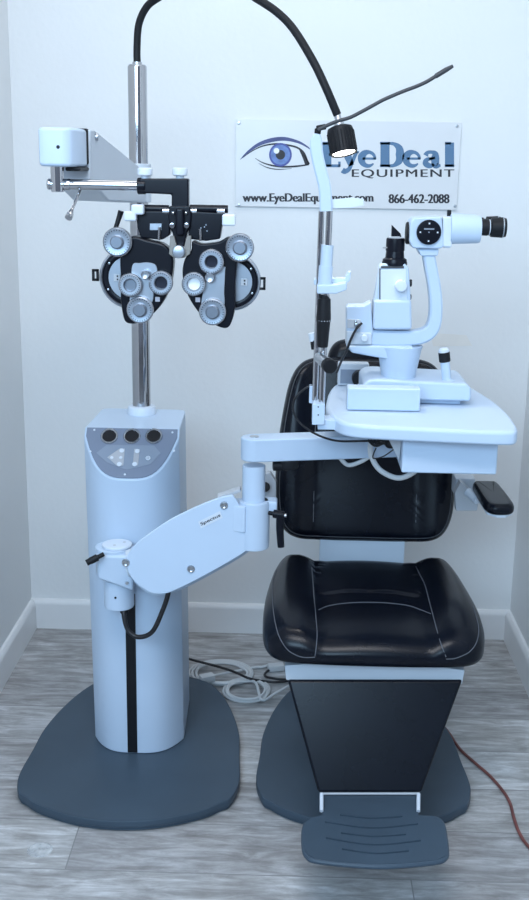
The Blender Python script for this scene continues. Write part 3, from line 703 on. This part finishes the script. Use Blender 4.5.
# ------------------------------------------------------------------ instrument table
TZ = .990
tb = thing('instrument_table', 'white rounded instrument table top with box below, in front of backrest', 'table', (.27, 2.45, .956))
pts = [(.098, 2.245), (.125, 2.205), (.18, 2.188), (.28, 2.175), (.38, 2.165), (.440, 2.163), (.462, 2.180), (.470, 2.24), (.472, 2.34), (.466, 2.45), (.450, 2.56), (.432, 2.64), (.40, 2.69), (.33, 2.71), (.22, 2.71), (.15, 2.69), (.115, 2.64), (.095, 2.56), (.084, 2.45), (.080, 2.34)]
obj('table_top', MB().cushion((0, 0, TZ-.030), X, Yv, Z, [tuple(p.xy) for p in catmull([V((a, b, 0)) for a, b in pts], 6, True)], .030, .009, rb=.006, rings=4), 'enamel', tb)
obj('power_box', MB().span((.236, 2.215, .884), (.433, 2.46, .9615), .004, 3), 'enamel', tb)
obj('box_bracket', MB().prism([(.236, 2.24, .955), (.205, 2.25, .955), (.234, 2.25, .90)], (0, .1, 0), .001), 'greyw', tb)

# ------------------------------------------------------------------ chin rest frame
cr = thing('chin_rest', 'upright white and chrome head rest frame clamped at table left edge', 'head rest', at(316, 425, 2.28))
RY = 2.27
def lin(x0, y0, x1, y1, Y0, Y1=None): return [at(x0, y0, Y0), at(x1, y1, Y1 or Y0)]
mb = MB()
P = catmull([at(x, y, RY) for x, y in ((317.5, 134), (316, 145), (318, 160), (322, 176), (325, 190), (326, 211))], 8)
b = bmesh.new(); rs = []
for i, p in enumerate(P):
    t_ = (P[min(i+1, len(P)-1)]-P[max(i-1, 0)]).normalized(); u_ = t_.cross(Yv).normalized(); hw = .0125 if i > 5 else .0055+.0013*i; hd = .012; ch = .003
    rs.append([b.verts.new(p+u_*a+Yv*c_) for a, c_ in ((-hw, -hd+ch), (-hw+ch, -hd), (hw-ch, -hd), (hw, -hd+ch), (hw, hd-ch), (hw-ch, hd), (-hw+ch, hd), (-hw, hd-ch))])
for A, B in zip(rs, rs[1:]):
    for k in range(8): b.faces.new((A[k], A[(k+1) % 8], B[(k+1) % 8], B[k]))
b.faces.new(rs[0]); b.faces.new(rs[-1]); bmesh.ops.recalc_face_normals(b, faces=b.faces)
obj('curved_upright', mb.merge(b), 'enamel', cr)
obj('forehead_band', MB().prism([at(x, y, RY) for x, y in ((331, 199.5), (352, 197.5), (364, 199), (364, 205.5), (352, 208), (331, 208.5))], (0, .003, 0), .001), 'shell', cr)
for x0, y0, x1, y1, Y_, r in ((321.5, 211, 315, 400, RY+.012, .0062), (329.5, 211, 321.5, 405, RY-.006, .0066)):
    obj('chrome_rod', MB().tube(lin(x0, y0, x1, y1, Y_), r, 2, 20, smooth=False), 'chrome', cr)
obj('upper_sleeve', MB().tube(lin(327.5, 245, 326, 268, RY-.004), .0125, 2, 24, smooth=False).tube(lin(326, 266, 324.5, 287, RY-.004), .0145, 2, 24, smooth=False), 'enamel', cr)
mb = MB().prism([at(x, y, RY-.022) for x, y in ((317, 285), (336, 284.5), (347, 282.5), (347, 290), (336, 294), (317, 294))], (0, .05, 0), .003, 3)
mb.prism([at(x, y, RY+.01) for x, y in ((314, 279), (345, 278.5), (348, 272), (351, 271.5), (350, 281), (345, 284), (314, 285))], (0, .03, 0), .002, 2)
obj('chin_cup', mb, 'enamel', cr)
g0, g1 = at(324.5, 295, RY-.004), at(322.5, 347, RY-.004)
gl = (g1-g0).length
obj('height_grip', MB().lathe(g0, g1-g0, [(0, 0), (0, .010), (gl*.06, .0105), (gl*.07, .013), (gl*.46, .0152), (gl*.48, .0148), (gl*.5, .0152), (gl*.52, .0142), (gl*.97, .0112), (gl, .0105), (gl, 0)], 28), 'rubber', cr)
mb = MB()
for k in range(16):
    a_ = 2*pi*k/16; q = at(324.3, 320.3, RY-.004); mb.box(q+V((cos(a_)*.0153, sin(a_)*.0153, 0)), (.0016, .0016, .0012), .0002)
obj('grip_marks', mb, 'btn', cr)
k0, k1 = at(319, 357, RY-.01), at(330, 366.5, RY-.085)
obj('clamp_knob', MB().cyl(k0, k1, .0115, .0135, bev=.002), 'nickel', cr)
obj('knob_end', MB().cyl(k1-(k1-k0).normalized()*.016, k1+(k1-k0).normalized()*.002, .0148, bev=.002), 'rubber', cr)
obj('rear_peg', MB().tube(lin(313.5, 340, 314.5, 349, RY+.03), .0072, 2, 14, smooth=False), 'blackm', cr)
obj('rear_peg_top', MB().tube(lin(311.5, 333, 313, 341, RY+.03), .0072, 2, 14, smooth=False), 'btn', cr)
obj('table_clamp', MB().prism([at(x, y, RY-.03) for x, y in ((312.5, 404), (325, 404), (324.5, 425), (312, 425))], (0, .05, 0), .002, 2).prism([at(x, y, RY+.024) for x, y in ((309.5, 386), (315, 386), (315, 404), (309, 403))], (0, .018, 0), .001).span((.060, 2.25, .965), (.10, 2.30, .985), .001), 'enamel', cr)
for y in (407, 415): p = at(318.3, y, RY-.0305); obj('screw', MB().cyl(p, p+Yv*.001, .0016, bev=.0002, seg=10), 'blackm', cr)
# fixation target on a flexible arm
fx = [at(x, y, 2.255) for x, y in ((318, 130), (327, 125.5), (338, 121), (350, 117.5), (361, 112), (372, 106), (382, 100.5), (392, 96), (404, 91), (416.6, 86.3), (427, 81.5), (436, 76), (445, 70.5), (453, 66))]
obj('fixation_arm', MB().tube(fx, lambda t: .0036 if t < .84 else .0048-.0018*max(0, (t-.93)/.07), 8, 12), 'fix', cr)
obj('fixation_mount', MB().cyl(at(317.5, 134, 2.266), at(318, 128.5, 2.264), .0065).cyl(at(316.5, 128.5, 2.262), at(326, 126.5, 2.26), .0055), 'rubber', cr)

# ------------------------------------------------------------------ slit lamp
sb = V((.27, 2.32, TZ+.0005))
sl = thing('slit_lamp', 'white slit lamp biomicroscope standing on the instrument table', 'slit lamp', sb)
T0 = TZ+.001
def pr(pts, Y0, d, bev=.003, seg=3, ang=25): return MB().prism([at(x, y, Y0) for x, y in pts], (0, d, 0), bev, seg, ang)
BYs = 2.395
zb0 = T0+.010
q = at(363, 390, BYs).x, at(471.5, 390, BYs).x
mb = MB().prism([(q[0], BYs, zb0), (q[1], BYs, zb0), (q[1], BYs, zb0+.030), (q[1]-.012, BYs+.0, zb0+.040), (q[0]+.03, BYs, zb0+.046), (q[0]+.012, BYs, zb0+.044), (q[0], BYs, zb0+.034)], (0, .17, 0), .006, 3)
mb.span((q[0]+.02, BYs+.02, T0), (q[1]-.02, BYs+.15, zb0+.002), .001)
obj('cross_slide_base', mb, 'enamel', sl)
q0, q1 = at(347, 400, 2.325).x, at(420.5, 400, 2.325).x
obj('rail_cover', MB().span((q0, 2.325, T0), (q1, 2.365, T0+.050), .004, 3), 'enamel', sl)
q0, q1 = at(338, 372, 2.60).x, at(369, 372, 2.60).x
mb = MB().span((q0, 2.60, T0), (q1, 2.635, T0+.054), .003)
rc_ = obj('rear_rail_cover', mb, 'shell2', sl)
obj('cover_opening', MB().span((q0+.006, 2.5985, T0+.006), (q1-.004, 2.6005, T0+.040), .0005), 'panel2', rc_)
pz = at(360, 373, 2.585); obj('rack_wheel', MB().cyl((pz.x, 2.570, T0+.022), (pz.x, 2.596, T0+.022), .019).tube([(pz.x-.005, 2.575, T0+.03), (pz.x+.06, 2.575, T0+.036)], .006, 2), 'blackm', sl)
obj('axle_plate', MB().span((.16, 2.55, T0), (.38, 2.60, T0+.012), .002), 'shell2', sl)
# joystick
j0, j1 = at(447, 383, 2.43), at(443.5, 348, 2.43)
j0.z = zb0+.036; ja = (j1-j0); jl = ja.length
joy = obj('joystick', MB().lathe(j0, ja, [(0, 0), (0, .018), (.004, .0165), (.008, .0105), (jl*.60, .0105), (jl*.62, 0)], 28), 'enamel', sl)
obj('joystick_grip', MB().lathe(j0+ja*.60, ja, [(0, 0), (0, .0115), (.002, .0128), (jl*.28, .0128), (jl*.28, 0)], 28), 'rubber', joy)
obj('joystick_button', MB().lathe(j0+ja*.875, ja, [(0, 0), (0, .0122), (jl*.08, .0118), (jl*.125, .008), (jl*.135, 0)], 28), 'btn', joy)
# pedestal
MY = 2.45
pa, pb = at(402, 373, MY), at(398, 346, MY); px_ = at(399, 360, MY).x
obj('pedestal', MB().lathe((px_, MY, zb0+.035), Z, [(0, 0), (0, .041), (.004, .0405), (.008, .038), (pb.z-zb0-.041, .049), (pb.z-zb0-.037, .051), (pb.z-zb0-.033, .051), (pb.z-zb0-.033, 0)], 40), 'enamel', sl)
obj('pedestal_tray', MB().prism([at(x, y, MY-.036) for x, y in ((346, 346), (412, 346), (417, 352), (390, 360), (352, 353))], (0, .07, 0), .004, 3), 'enamel', sl)
# lower swing arms
obj('lower_arm', pr([(346.5, 331), (372, 333), (372, 345), (346, 345)], MY-.028, .055), 'shell2', sl)
obj('illumination_base', pr([(346.5, 308), (349, 306), (364, 306), (371, 302), (373, 330), (373, 336), (346.5, 336)], MY-.024, .05), 'enamel', sl)
obj('adjust_bracket', pr([(347.5, 319), (361, 320), (361, 329), (347.5, 328)], MY-.027, .004, .001), 'greyw', sl)
for x, y, r, m_ in ((357, 325.5, .006, 'nickel'), (364.5, 338.5, .0075, 'btn'), (356, 322, .003, 'chrome')):
    p = at(x, y, MY-.04); obj('adjust_knob', MB().cyl(p, p+Yv*.014, r, bev=.0015), m_, sl)
obj('lamp_cable', MB().tube([at(362, 323, MY-.045), at(357, 328, MY-.048), at(351, 339, MY-.045), at(346, 352, MY-.03), at(341, 362, MY), at(337, 372, MY+.05)], .0028, 8, 10), 'cableb', sl)
# curved microscope arm
cl = [(352, 336.5), (375, 337), (400, 337.5), (418, 336.5), (429, 331.5), (434, 322), (435.5, 306), (434, 287), (430, 265), (427.5, 250)]
P = catmull([at(x, y, MY) for x, y in cl], 7); b = bmesh.new(); rs = []
for i, p in enumerate(P):
    t_ = (P[min(i+1, len(P)-1)]-P[max(i-1, 0)]).normalized(); u_ = t_.cross(Yv).normalized(); s_ = i/(len(P)-1)
    hw = .0185-.0035*min(1, s_*1.6)-.002*s_; hd = .020; ch = .004
    rs.append([b.verts.new(p+u_*a+Yv*c_) for a, c_ in ((-hw, -hd+ch), (-hw+ch, -hd), (hw-ch, -hd), (hw, -hd+ch), (hw, hd-ch), (hw-ch, hd), (-hw+ch, hd), (-hw, hd-ch))])
for A, B in zip(rs, rs[1:]):
    for k in range(8): b.faces.new((A[k], A[(k+1) % 8], B[(k+1) % 8], B[k]))
b.faces.new(rs[0]); b.faces.new(rs[-1]); bmesh.ops.recalc_face_normals(b, faces=b.faces)
obj('microscope_arm', MB().merge(b), 'enamel', sl)
obj('arm_seat', pr([(417.5, 249), (439, 249), (438, 256), (421, 256)], MY-.024, .05), 'enamel', sl)
# illumination column
ic = obj('illumination_housing', pr([(374, 301), (380, 266), (383, 263.5), (405, 263.5), (409, 268), (411, 301)], MY-.022, .046, .004), 'enamel', sl)
obj('lower_housing', pr([(374, 300), (411.5, 300), (412, 330), (373, 330)], MY-.032, .066, .007, 4), 'enamel', sl)
obj('service_door', pr([(380.5, 270), (406, 269), (407, 300), (380.5, 300)], MY-.0245, .003, .001), 'shell', ic)
obj('door_gap', pr([(379.3, 268.5), (380.7, 268.5), (380.7, 300), (379.3, 300)], MY-.0238, .003, .0002), 'inkg', ic)
obj('filter_scale', pr([(381, 266), (404, 266), (404, 268.4), (381, 268.4)], MY-.0238, .003, .0003), 'inkg', ic)
p = at(401.5, 286, MY-.045); obj('slit_knob', MB().cyl(p, p+Yv*.022, .0128, bev=.003), 'shell', ic)
p = at(409.5, 283, MY-.01); obj('side_knob', MB().cyl(p, p+X*.005, .008), 'blackm', ic)
p = at(409.5, 297, MY-.01); obj('side_knob', MB().cyl(p, p+X*.004, .006), 'blackm', ic)
tz0, tz1 = at(395, 265, MY).z, at(395, 238, MY).z; tx = at(395, 252, MY).x; H_ = tz1-tz0
obj('turret', MB().lathe((tx, MY, tz0), Z, [(0, 0), (0, .0275), (.006, .028), (.008, .027), (.013, .0262), (.016, .0210), (.030, .0195), (.032, .0207), (H_*.95, .0203), (H_, .019), (H_, 0)], 36), 'black', sl)
obj('turret_pin', MB().cyl((tx-.028, MY-.01, tz0+.038), (tx-.014, MY-.008, tz0+.038), .0016), 'nickel', sl)
wz = [(391, 239), (399.5, 239), (401, 235), (392.5, 225.5), (391.5, 225.5)]
obj('mirror_prism', pr([(389, 240), (401, 240), (400, 236.5), (389, 236.5)], MY-.010, .02, .0005), 'greyw', sl)
obj('mirror', pr([(391.5, 237), (401.5, 237), (400.5, 233.5), (392, 225)], MY-.008, .016, .0005), 'black', sl)
# microscope body
mh = obj('microscope_body', pr([(410, 222), (414, 217.5), (442, 216.5), (444, 247), (440, 249), (413, 248.5), (409.5, 242)], MY-.033, .066, .006, 4), 'enamel', sl)
p = at(408.5, 233, MY); obj('objective', MB().cyl(p+X*.004, p-X*.006, .024, bev=.003), 'rubber', sl)
p = at(429, 232.3, MY-.040); dk = obj('magnification_dial', MB().cyl(p, p+Yv*.008, .0265, bev=.002), 'black', mh)
for a_ in (0, 90, 180, 270):
    e = V((cos(radians(a_)), 0, sin(radians(a_)))); obj('dial_mark', MB().box(p+e*.0185-Yv*.0002, (.0032, .0006, .0032), .0001), 'btn', dk)
obj('dial_mark', MB().box(p+Z*.007-Yv*.0002, (.022, .0006, .003), .0001).cyl(p-Yv*.0006, p, .0016, bev=0), 'dial', dk)
tp0, tp1 = at(443, 229, MY), at(480, 228.5, MY)
mb = MB()
for dy in (-.0, .062):
    pass
tb0 = at(443, 231, MY-.012); 
obj('tube_mount', pr([(443, 217.5), (452, 216.5), (452, 247), (443, 247)], MY-.030, .062, .003).span((tb0.x+.004, MY-.02, tb0.z-.036), (tb0.x+.016, MY+.02, tb0.z-.030), .001), 'shell', mh)
obj('tube_lock', MB().cyl(at(449, 217, MY), at(449.3, 210, MY), .0046, bev=.001), 'blackm', mh)
for k_, dy in enumerate((-.012, .050)):
    A = at(450, 229.3, MY+dy); A2 = V((at(480, 229, MY-.012).x, MY+dy, A.z)); 
    A.z = A2.z = at(465, 229.3, MY-.012).z
    L_ = (A2-A).length
    tbx = obj('eyepiece_tube', MB().lathe(A, X, [(0, 0), (0, .0305), (.003, .032), (L_-.003, .0295), (L_, .028), (L_, 0)], 40), 'enamel', sl)
    E0 = A2.copy(); el_ = at(506, 229, MY-.012).x-A2.x; E0.z += .005
    obj('eyepiece', MB().lathe(E0-X*.001, X, [(0, 0), (0, .0175), (el_*.30, .0182), (el_*.32, .0160), (el_*.42, .0160), (el_*.44, .0205), (el_*.9, .0220), (el_*.93, .0205), (el_, .020), (el_, .014), (el_*.93, .012), (el_*.93, 0)], 36), 'blackm', tbx)
    obj('eyepiece_ring', MB().lathe(E0+X*el_*.84, X, [(0, .0214), (0, .0224), (el_*.04, .0224), (el_*.04, .0214)], 36), 'alu', tbx)
    obj('eyepiece_scale', MB().lathe(E0+X*el_*.335, X, [(0, .0158), (0, .0166), (el_*.03, .0166), (el_*.03, .0158)], 36), 'btn', tbx)

# ------------------------------------------------------------------ examination chair
HX = .204
ch = thing('examination_chair', 'black leather examination chair with white frame and slotted footrest', 'chair', (HX, 2.6, 0))
obj('foot_plate', plate_obj(MB(), base_outline(HX-.003, .965, .022)), 'plate', ch)
obj('lift_column', MB().span((HX-.10, 2.48, .030), (HX+.10, 2.74, .22), .01).span((HX-.085, 2.50, .2), (HX+.085, 2.72, .375), .01), 'blackm', ch)
mb = MB().prism([(HX-.199, 2.290, .368), (HX-.203, 2.290, .404), (HX-.1, 2.288, .418), (HX+.1, 2.288, .418), (HX+.204, 2.290, .404), (HX+.200, 2.290, .368)], (0, .38, 0), .003, 2)
obj('seat_frame', mb, 'shell2', ch)
# seat
so = [(0, 2.735), (-.10, 2.735), (-.182, 2.737), (-.218, 2.722), (-.237, 2.67), (-.248, 2.58), (-.255, 2.48), (-.256, 2.39), (-.251, 2.325), (-.234, 2.280), (-.195, 2.256), (-.11, 2.248)]
so = so+[(0, 2.246)]+[(-a, b) for a, b in so[::-1][:-1]]
so2 = [(p.x, p.y) for p in catmull([V((a, b, 0)) for a, b in so], 6, True)]
def sst(a, b, x): t_ = max(0, min(1, (x-a)/(b-a))); return t_*t_*(3-2*t_)
def stop(u, v):
    au = abs(u); z = .024*sst(.10, .175, au)*(1-.25*sst(2.45, 2.25, v)) - .012*sst(.20, .25, au)
    z -= .030*sst(2.44, 2.20, v)**1.5
    z -= .0035*math.exp(-((au-.125)/.006)**2)
    crease = 2.50-.28*max(0, au-.06)**1.0
    if au < .125: z += .006*sst(crease-.008, crease+.008, v)
    z += .006*(1-min(1, au/.12)**2)
    return z
ST, SZ = .077, .421
seat = obj('seat', MB().cushion((HX, 0, SZ), X, Yv, Z, so2, ST, .040, stop, 22, rb=.02), 'leather', ch, ang=60)
def on_seat(u, v, k=.0008): return V((HX+u, v, SZ+ST+stop(u, v)+k))
from mathutils.bvhtree import BVHTree
def bvh_of(o):
    me = o.data; off_ = V(root_of(o).location)
    return BVHTree.FromPolygons([v.co+off_ for v in me.vertices], [tuple(p.vertices) for p in me.polygons])
def seam(tree, pts, k=.0006):
    out_ = []
    for x, y in pts:
        h = tree.ray_cast(V((0, 0, EYE)), ray(x, y).normalized())
        if h[0] is not None: out_.append(h[0]+h[1]*k*(1 if h[1].y < .3 or h[1].z > 0 else -1))
    return out_
st_ = bvh_of(seat)
for pts in ([(311.7, 567), (312.5, 578), (314, 599), (316, 620), (317, 634), (316, 648), (315, 656)], [(416, 567), (420, 575), (425, 585), (429, 600), (433, 615), (437, 630), (441, 644), (446, 657)],
            [(318.5, 610), (327, 606.5), (337, 604.5), (350, 603), (364, 602.5), (378, 602.7), (391, 603.5), (409, 606), (422, 610.5), (431, 614)]):
    obj('stitching', MB().tube(seam(st_, pts), .0011, 6, 6), 'thread', seat)
for pts in ([(315, 657), (307, 657.5), (300, 656.5), (293, 653.5), (287, 649), (281.5, 641), (278, 633), (275, 621), (273.3, 608), (272.5, 594), (273, 581), (277, 570)],
            [(446, 659), (454, 658.5), (461.5, 656), (469, 652), (475, 645), (478, 636), (478.3, 627), (476, 617), (473, 607), (468, 592), (462, 577), (456, 568)]):
    obj('piping', MB().tube(seam(st_, pts, .0006), .0011, 6, 6), 'thread', seat)
# backrest
B0 = V((HX, 2.80, .532)); bv = V((0, .115, .50)).normalized(); bn = V((0, -bv.z, bv.y))
bo = [(0, 0), (-.12, .0), (-.180, .006), (-.215, .03), (-.234, .08), (-.238, .16), (-.232, .26), (-.220, .35), (-.205, .42), (-.180, .465), (-.14, .485), (-.07, .488)]
bo = bo+[(0, .488)]+[(-a, b) for a, b in bo[::-1][:-1]]
bo2 = [(p.x, p.y) for p in catmull([V((a, b, 0)) for a, b in bo], 6, True)]
def btop(u, v):
    au = abs(u); return .016*sst(.12, .19, au)-.010*sst(.19, .24, au)-.003*math.exp(-((au-.135)/.006)**2)+.006*(1-min(1, au/.13)**2)
bk = obj('backrest', MB().cushion(B0-bn*.03, X, bv, bn, bo2, .075, .03, btop, 16, rb=.02), 'leather', ch, ang=60)
def on_back(u, v, k=.0008): return B0-bn*.03+X*u+bv*v+bn*(.075+btop(u, v)+k)
obj('stitching', MB().tube([on_back(-.135, y/20) for y in range(1, 9)], .0011, 4, 6).tube([on_back(.135, y/20) for y in range(1, 9)], .0011, 4, 6), 'thread', bk)
def offs(o, k):
    N = len(o); r_ = []
    for i in range(N):
        t_ = (V(o[(i+1) % N])-V(o[i-1])).normalized(); r_.append((o[i][0]-t_.y*k*-1*-1, o[i][1]+t_.x*k))
    return r_
area = sum(bo2[i][0]*bo2[(i+1) % len(bo2)][1]-bo2[(i+1) % len(bo2)][0]*bo2[i][1] for i in range(len(bo2)))
rim = offs(bo2, .012*(1 if area > 0 else -1))
obj('piping', MB().tube([B0-bn*.03+X*a+bv*b_2+bn*(.0697+btop(a, b_2)) for a, b_2 in rim[::3]], .0014, 3, 6, closed=True), 'inkg', bk)
obj('backrest_shell', MB().cushion(B0-bn*.047, X, bv, bn, offs(bo2, .012*(1 if area > 0 else -1)), .02, .006), 'blackm', ch)
ho = [(-.10, 0), (-.105, .05), (-.085, .088), (-.04, .10), (0, .101)]; ho = ho+[(-a, b) for a, b in ho[::-1][1:]]+[(.05, -.012), (-.05, -.012)]
ho2 = [(p.x, p.y) for p in catmull([V((a, b, 0)) for a, b in ho], 6, True)]
obj('headrest', MB().cushion(B0+bv*.440-bn*.045, X, bv, bn, ho2, .07, .03, rings=6), 'leather', ch, ang=60)
obj('back_support', MB().span((HX-.116, 2.775, .40), (HX+.110, 2.80, .60), .003), 'shell', ch)
obj('support_link', MB().span((HX-.09, 2.66, .372), (HX+.09, 2.79, .415), .003), 'greyw', ch)
# leg panel
fy0, fy1 = 2.284, 2.180
c4 = [at(287.5, 680, fy0), at(463, 680, fy0), at(421.5, 793, fy1), at(318, 793, fy1)]
lp = obj('leg_panel', MB().prism([c4[3], c4[2], c4[1], c4[0]], V((0, .05, -.012)), .007, 4), 'leather', ch)
obj('leg_trim', MB().tube([c4[3]+V((.004, .004, -.004)), c4[2]+V((-.004, .004, -.004))], .0028, 2, 10), 'greyw', ch)
obj('leg_panel_back', MB().prism([c+V((0, .052, -.012)) for c in (c4[3]+X*.01, c4[2]-X*.01, c4[1]-X*.012, c4[0]+X*.012)], V((0, .02, 0)), .003), 'blackm', ch)
# footrest with slots
FZ = .150
fo = [(324, 795.5), (415.5, 795.5), (418.5, 815), (434, 816.2), (440.5, 819), (444, 827), (446.8, 849), (445, 856), (437, 859.5), (410, 862.5), (380, 864), (345, 862), (316, 858.5), (308, 855), (304.3, 847), (303.8, 831), (306, 822), (311, 817.6), (322, 815)]
fo3 = [atz(x, y, FZ) for x, y in fo]; fo2 = [(p.x, p.y) for p in fo3]
slots = []
for (x0, y0, xm, ym, x1, y1) in ((340, 815, 371, 818.2, 402.5, 816.6), (325, 822, 372, 828, 418, 824), (341, 833, 373, 836.4, 406, 834.5), (326, 838, 373, 844.8, 421, 840.6), (342, 849, 375, 853.4, 409, 851)):
    c_ = catmull([atz(x0, y0, FZ), atz(xm, ym, FZ), atz(x1, y1, FZ)], 8); hw = .0028
    slots.append([(p.x, p.y+hw) for p in c_]+[(p.x, p.y-hw) for p in c_[::-1]])
fr = obj('footrest', MB().holed(fo2, slots, (0, 0, FZ-.008), X, Yv, Z, .008), 'plate', ch)
obj('footrest_lip', MB().tube([V((p.x, p.y, FZ-.006)) for p in fo3[3:17]], .0055, 4, 10), 'plate', fr)
for x in (321.5, 418.3):
    p, q = atz(x, 797, FZ+.01), atz(x, 812, FZ+.0)
    obj('footrest_hinge', MB().tube([p+Z*.008, p.lerp(q, .5)+Z*.004, q+Z*.002], .0042, 4, 10), 'btn', ch)
# armrests
mb = MB().prism([at(x, y, 2.66) for x, y in ((455, 493), (460.5, 482), (464, 484), (479, 501), (477, 511), (456, 511))], (0, .03, 0), .002)
ar = obj('armrest_bracket', mb, 'greyw', ch)
obj('armrest_post', MB().span((.425, 2.70, .690), (.476, 2.76, .738), .004), 'shell2', ch)
A0, A1 = atz(485, 491, .716), atz(500.5, 514, .712); av = (A1-A0).normalized(); au = V((av.y, -av.x, 0)).normalized()*-1; an = au.cross(av); an = an if an.z > 0 else -an
ao = [(-.032, .0), (-.035, .05), (-.036, .12), (-.034, .165), (-.022, .186), (0, .190)]; ao = ao+[(-a, b) for a, b in ao[::-1][1:]]+[(.02, -.012), (-.02, -.012)]
ao2 = [(p.x, p.y) for p in catmull([V((a, b, 0)) for a, b in ao], 6, True)]
obj('armrest_pad', MB().cushion(A0, au, av, an, ao2, .026, .014, rings=6), 'leather', ch, ang=60)
obj('armrest_plate', MB().prism([A0-an*.006+au*a+av*b for a, b in ((-.03, .0), (-.03, .165), (-.01, .186), (.01, .186), (.03, .165), (.03, .0))], an*.006, .001).tube([at(468, 492, 2.66), at(478, 500, 2.63)], .012, 2), 'shell', ch)
obj('armrest_screw', MB().cyl(A0+av*.16-an*.011, A0+av*.16-an*.005, .006), 'nickel', ch)
obj('folded_armrest', MB().prism([at(x, y, 2.74) for x, y in ((263.5, 474), (270, 473), (276, 482), (276, 508), (270, 511), (268, 500), (264, 495))], (0, .03, 0), .002), 'greyw', ch)
obj('folded_armrest_knob', MB().cyl(at(265, 487, 2.72), at(265, 487, 2.74), .013), 'blackm', ch)

# ------------------------------------------------------------------ cables on the floor
def fl(x, y, z=.006): return atz(x, y, z)
def coil(cx, cy, rx, ry, turns, z0, seed, s0=0.):
    rnd = random.Random(seed); o_ = []
    for i in range(turns*10+1):
        a_ = s0+2*pi*i/10; k = i/(turns*10)
        f_ = 1.04-.30*k+.03*rnd.uniform(-1, 1)
        o_.append(fl(cx+rx*f_*cos(a_), cy+ry*f_*sin(a_), z0+.004*math.floor(i/10)+.002*sin(a_*1.5)+.0015))
    return o_
p1 = [fl(196, 684), fl(189, 676)]
path = [fl(176, 690, .0055), fl(186, 684, .0055)]+coil(222, 673, 32, 12.5, 3, .006, 3, pi*.8)+[fl(252, 668), fl(262, 667), fl(272, 664)]
gc = thing('coiled_cable', 'larger grey cable coil on floor beside white column foot', 'cable', fl(222, 673, 0), 'grey cable coils')
obj('cable_loop', MB().tube(path, .0042, 5, 10), 'cable', gc)
obj('plug', MB().box(fl(207, 678, .028), (.045, .03, .022), .005, rot=Matrix.Rotation(.5, 3, 'Z')), 'cable', gc)
path = coil(246, 690, 23, 12, 3, .0065, 9, -pi*.3)+[fl(262, 700, .016), fl(276, 693, .014), fl(292, 684, .012), fl(305, 676, .006)]
gc2 = thing('coiled_cable', 'smaller grey cable coil on floor between the two foot plates', 'cable', fl(246, 690, 0), 'grey cable coils')
obj('cable_loop', MB().tube(path, .0042, 5, 10), 'cable', gc2)
bc = thing('power_cord', 'black power cord crossing the grey coils on floor', 'cord', fl(240, 677, 0))
obj('cord', MB().tube([fl(178, 655, .02), fl(191, 659.5, .026), fl(212, 665, .03), fl(232, 671, .030), fl(248, 678, .030), fl(262, 681, .012), fl(277, 682, .008), fl(292, 680, .008), fl(300, 676, .008), fl(290, 668, .007), fl(270, 670, .008), fl(265, 676, .008), fl(278, 679, .012), fl(296, 680, .006)], .0038, 6, 10), 'cableb', bc)
obj('connector', MB().box(fl(276, 667, .012), (.05, .03, .02), .005, rot=Matrix.Rotation(.25, 3, 'Z')), 'cable', bc)
rcd = [fl(440, 722, .005), fl(449, 733, .005), fl(460, 749, .005), fl(474, 762, .005), fl(490, 776, .005), fl(503, 791, .005), fl(510, 803, .005), fl(514, 818, .005), fl(519, 832, .005), fl(528, 846, .005), fl(545, 862, .005), fl(570, 880, .005)]
tag(obj('extension_cord', MB().tube(rcd, .0038, 8, 10), 'cabler', loc=rcd[3]*1), 'reddish brown cord running over the floor at right', 'cord')

for o in list(COL.objects):
    if '_b' in o: del o['_b']

# ------------------------------------------------------------------ light
def area(name, loc, aim, sx, sy, e, col):
    d = bpy.data.lights.new(name, 'AREA'); d.shape = 'RECTANGLE'; d.size = sx; d.size_y = sy; d.energy = e; d.color = col
    o = bpy.data.objects.new(name, d); COL.objects.link(o); o.location = loc
    o.rotation_euler = (V(aim)-V(loc)).to_track_quat('-Z', 'Y').to_euler(); return o
area('ceiling_panel_light', (-.1, 1.05, 2.78), (-.1, 1.6, 0), 1.3, .8, 45, (.96, .96, 1))
area('added_wall_fill', (-.05, 2.55, 2.78), (-.05, 3.0, 0), 1.3, .45, 6.5, (1, .97, .93))  # unseen fill added to brighten the upper back wall, not a real fixture
area('window_daylight', (-.7, -.9, 2.2), (0, 2.7, .5), 1.7, 1.0, 77, (.50, .75, 1))
hl = bpy.data.lights.new('lamp_bulb', 'SPOT'); hl.energy = 2.5; hl.spot_size = radians(70); hl.spot_blend = .6; hl.shadow_soft_size = .02; hl.color = (1, .95, .85)
ho_ = bpy.data.objects.new('lamp_bulb', hl); COL.objects.link(ho_); ho_.location = hd0+ax*.062; ho_.rotation_euler = ax.to_track_quat('-Z', 'Y').to_euler()
wd = bpy.data.worlds.new('room'); S.world = wd; wd.use_nodes = True
bg = wd.node_tree.nodes['Background']; bg.inputs[0].default_value = (.62, .76, 1, 1); bg.inputs[1].default_value = .32
S.view_settings.view_transform = 'Standard'; S.view_settings.look = 'None'; S.view_settings.exposure = 0; S.view_settings.gamma = 1; S.view_settings.use_curve_mapping = False
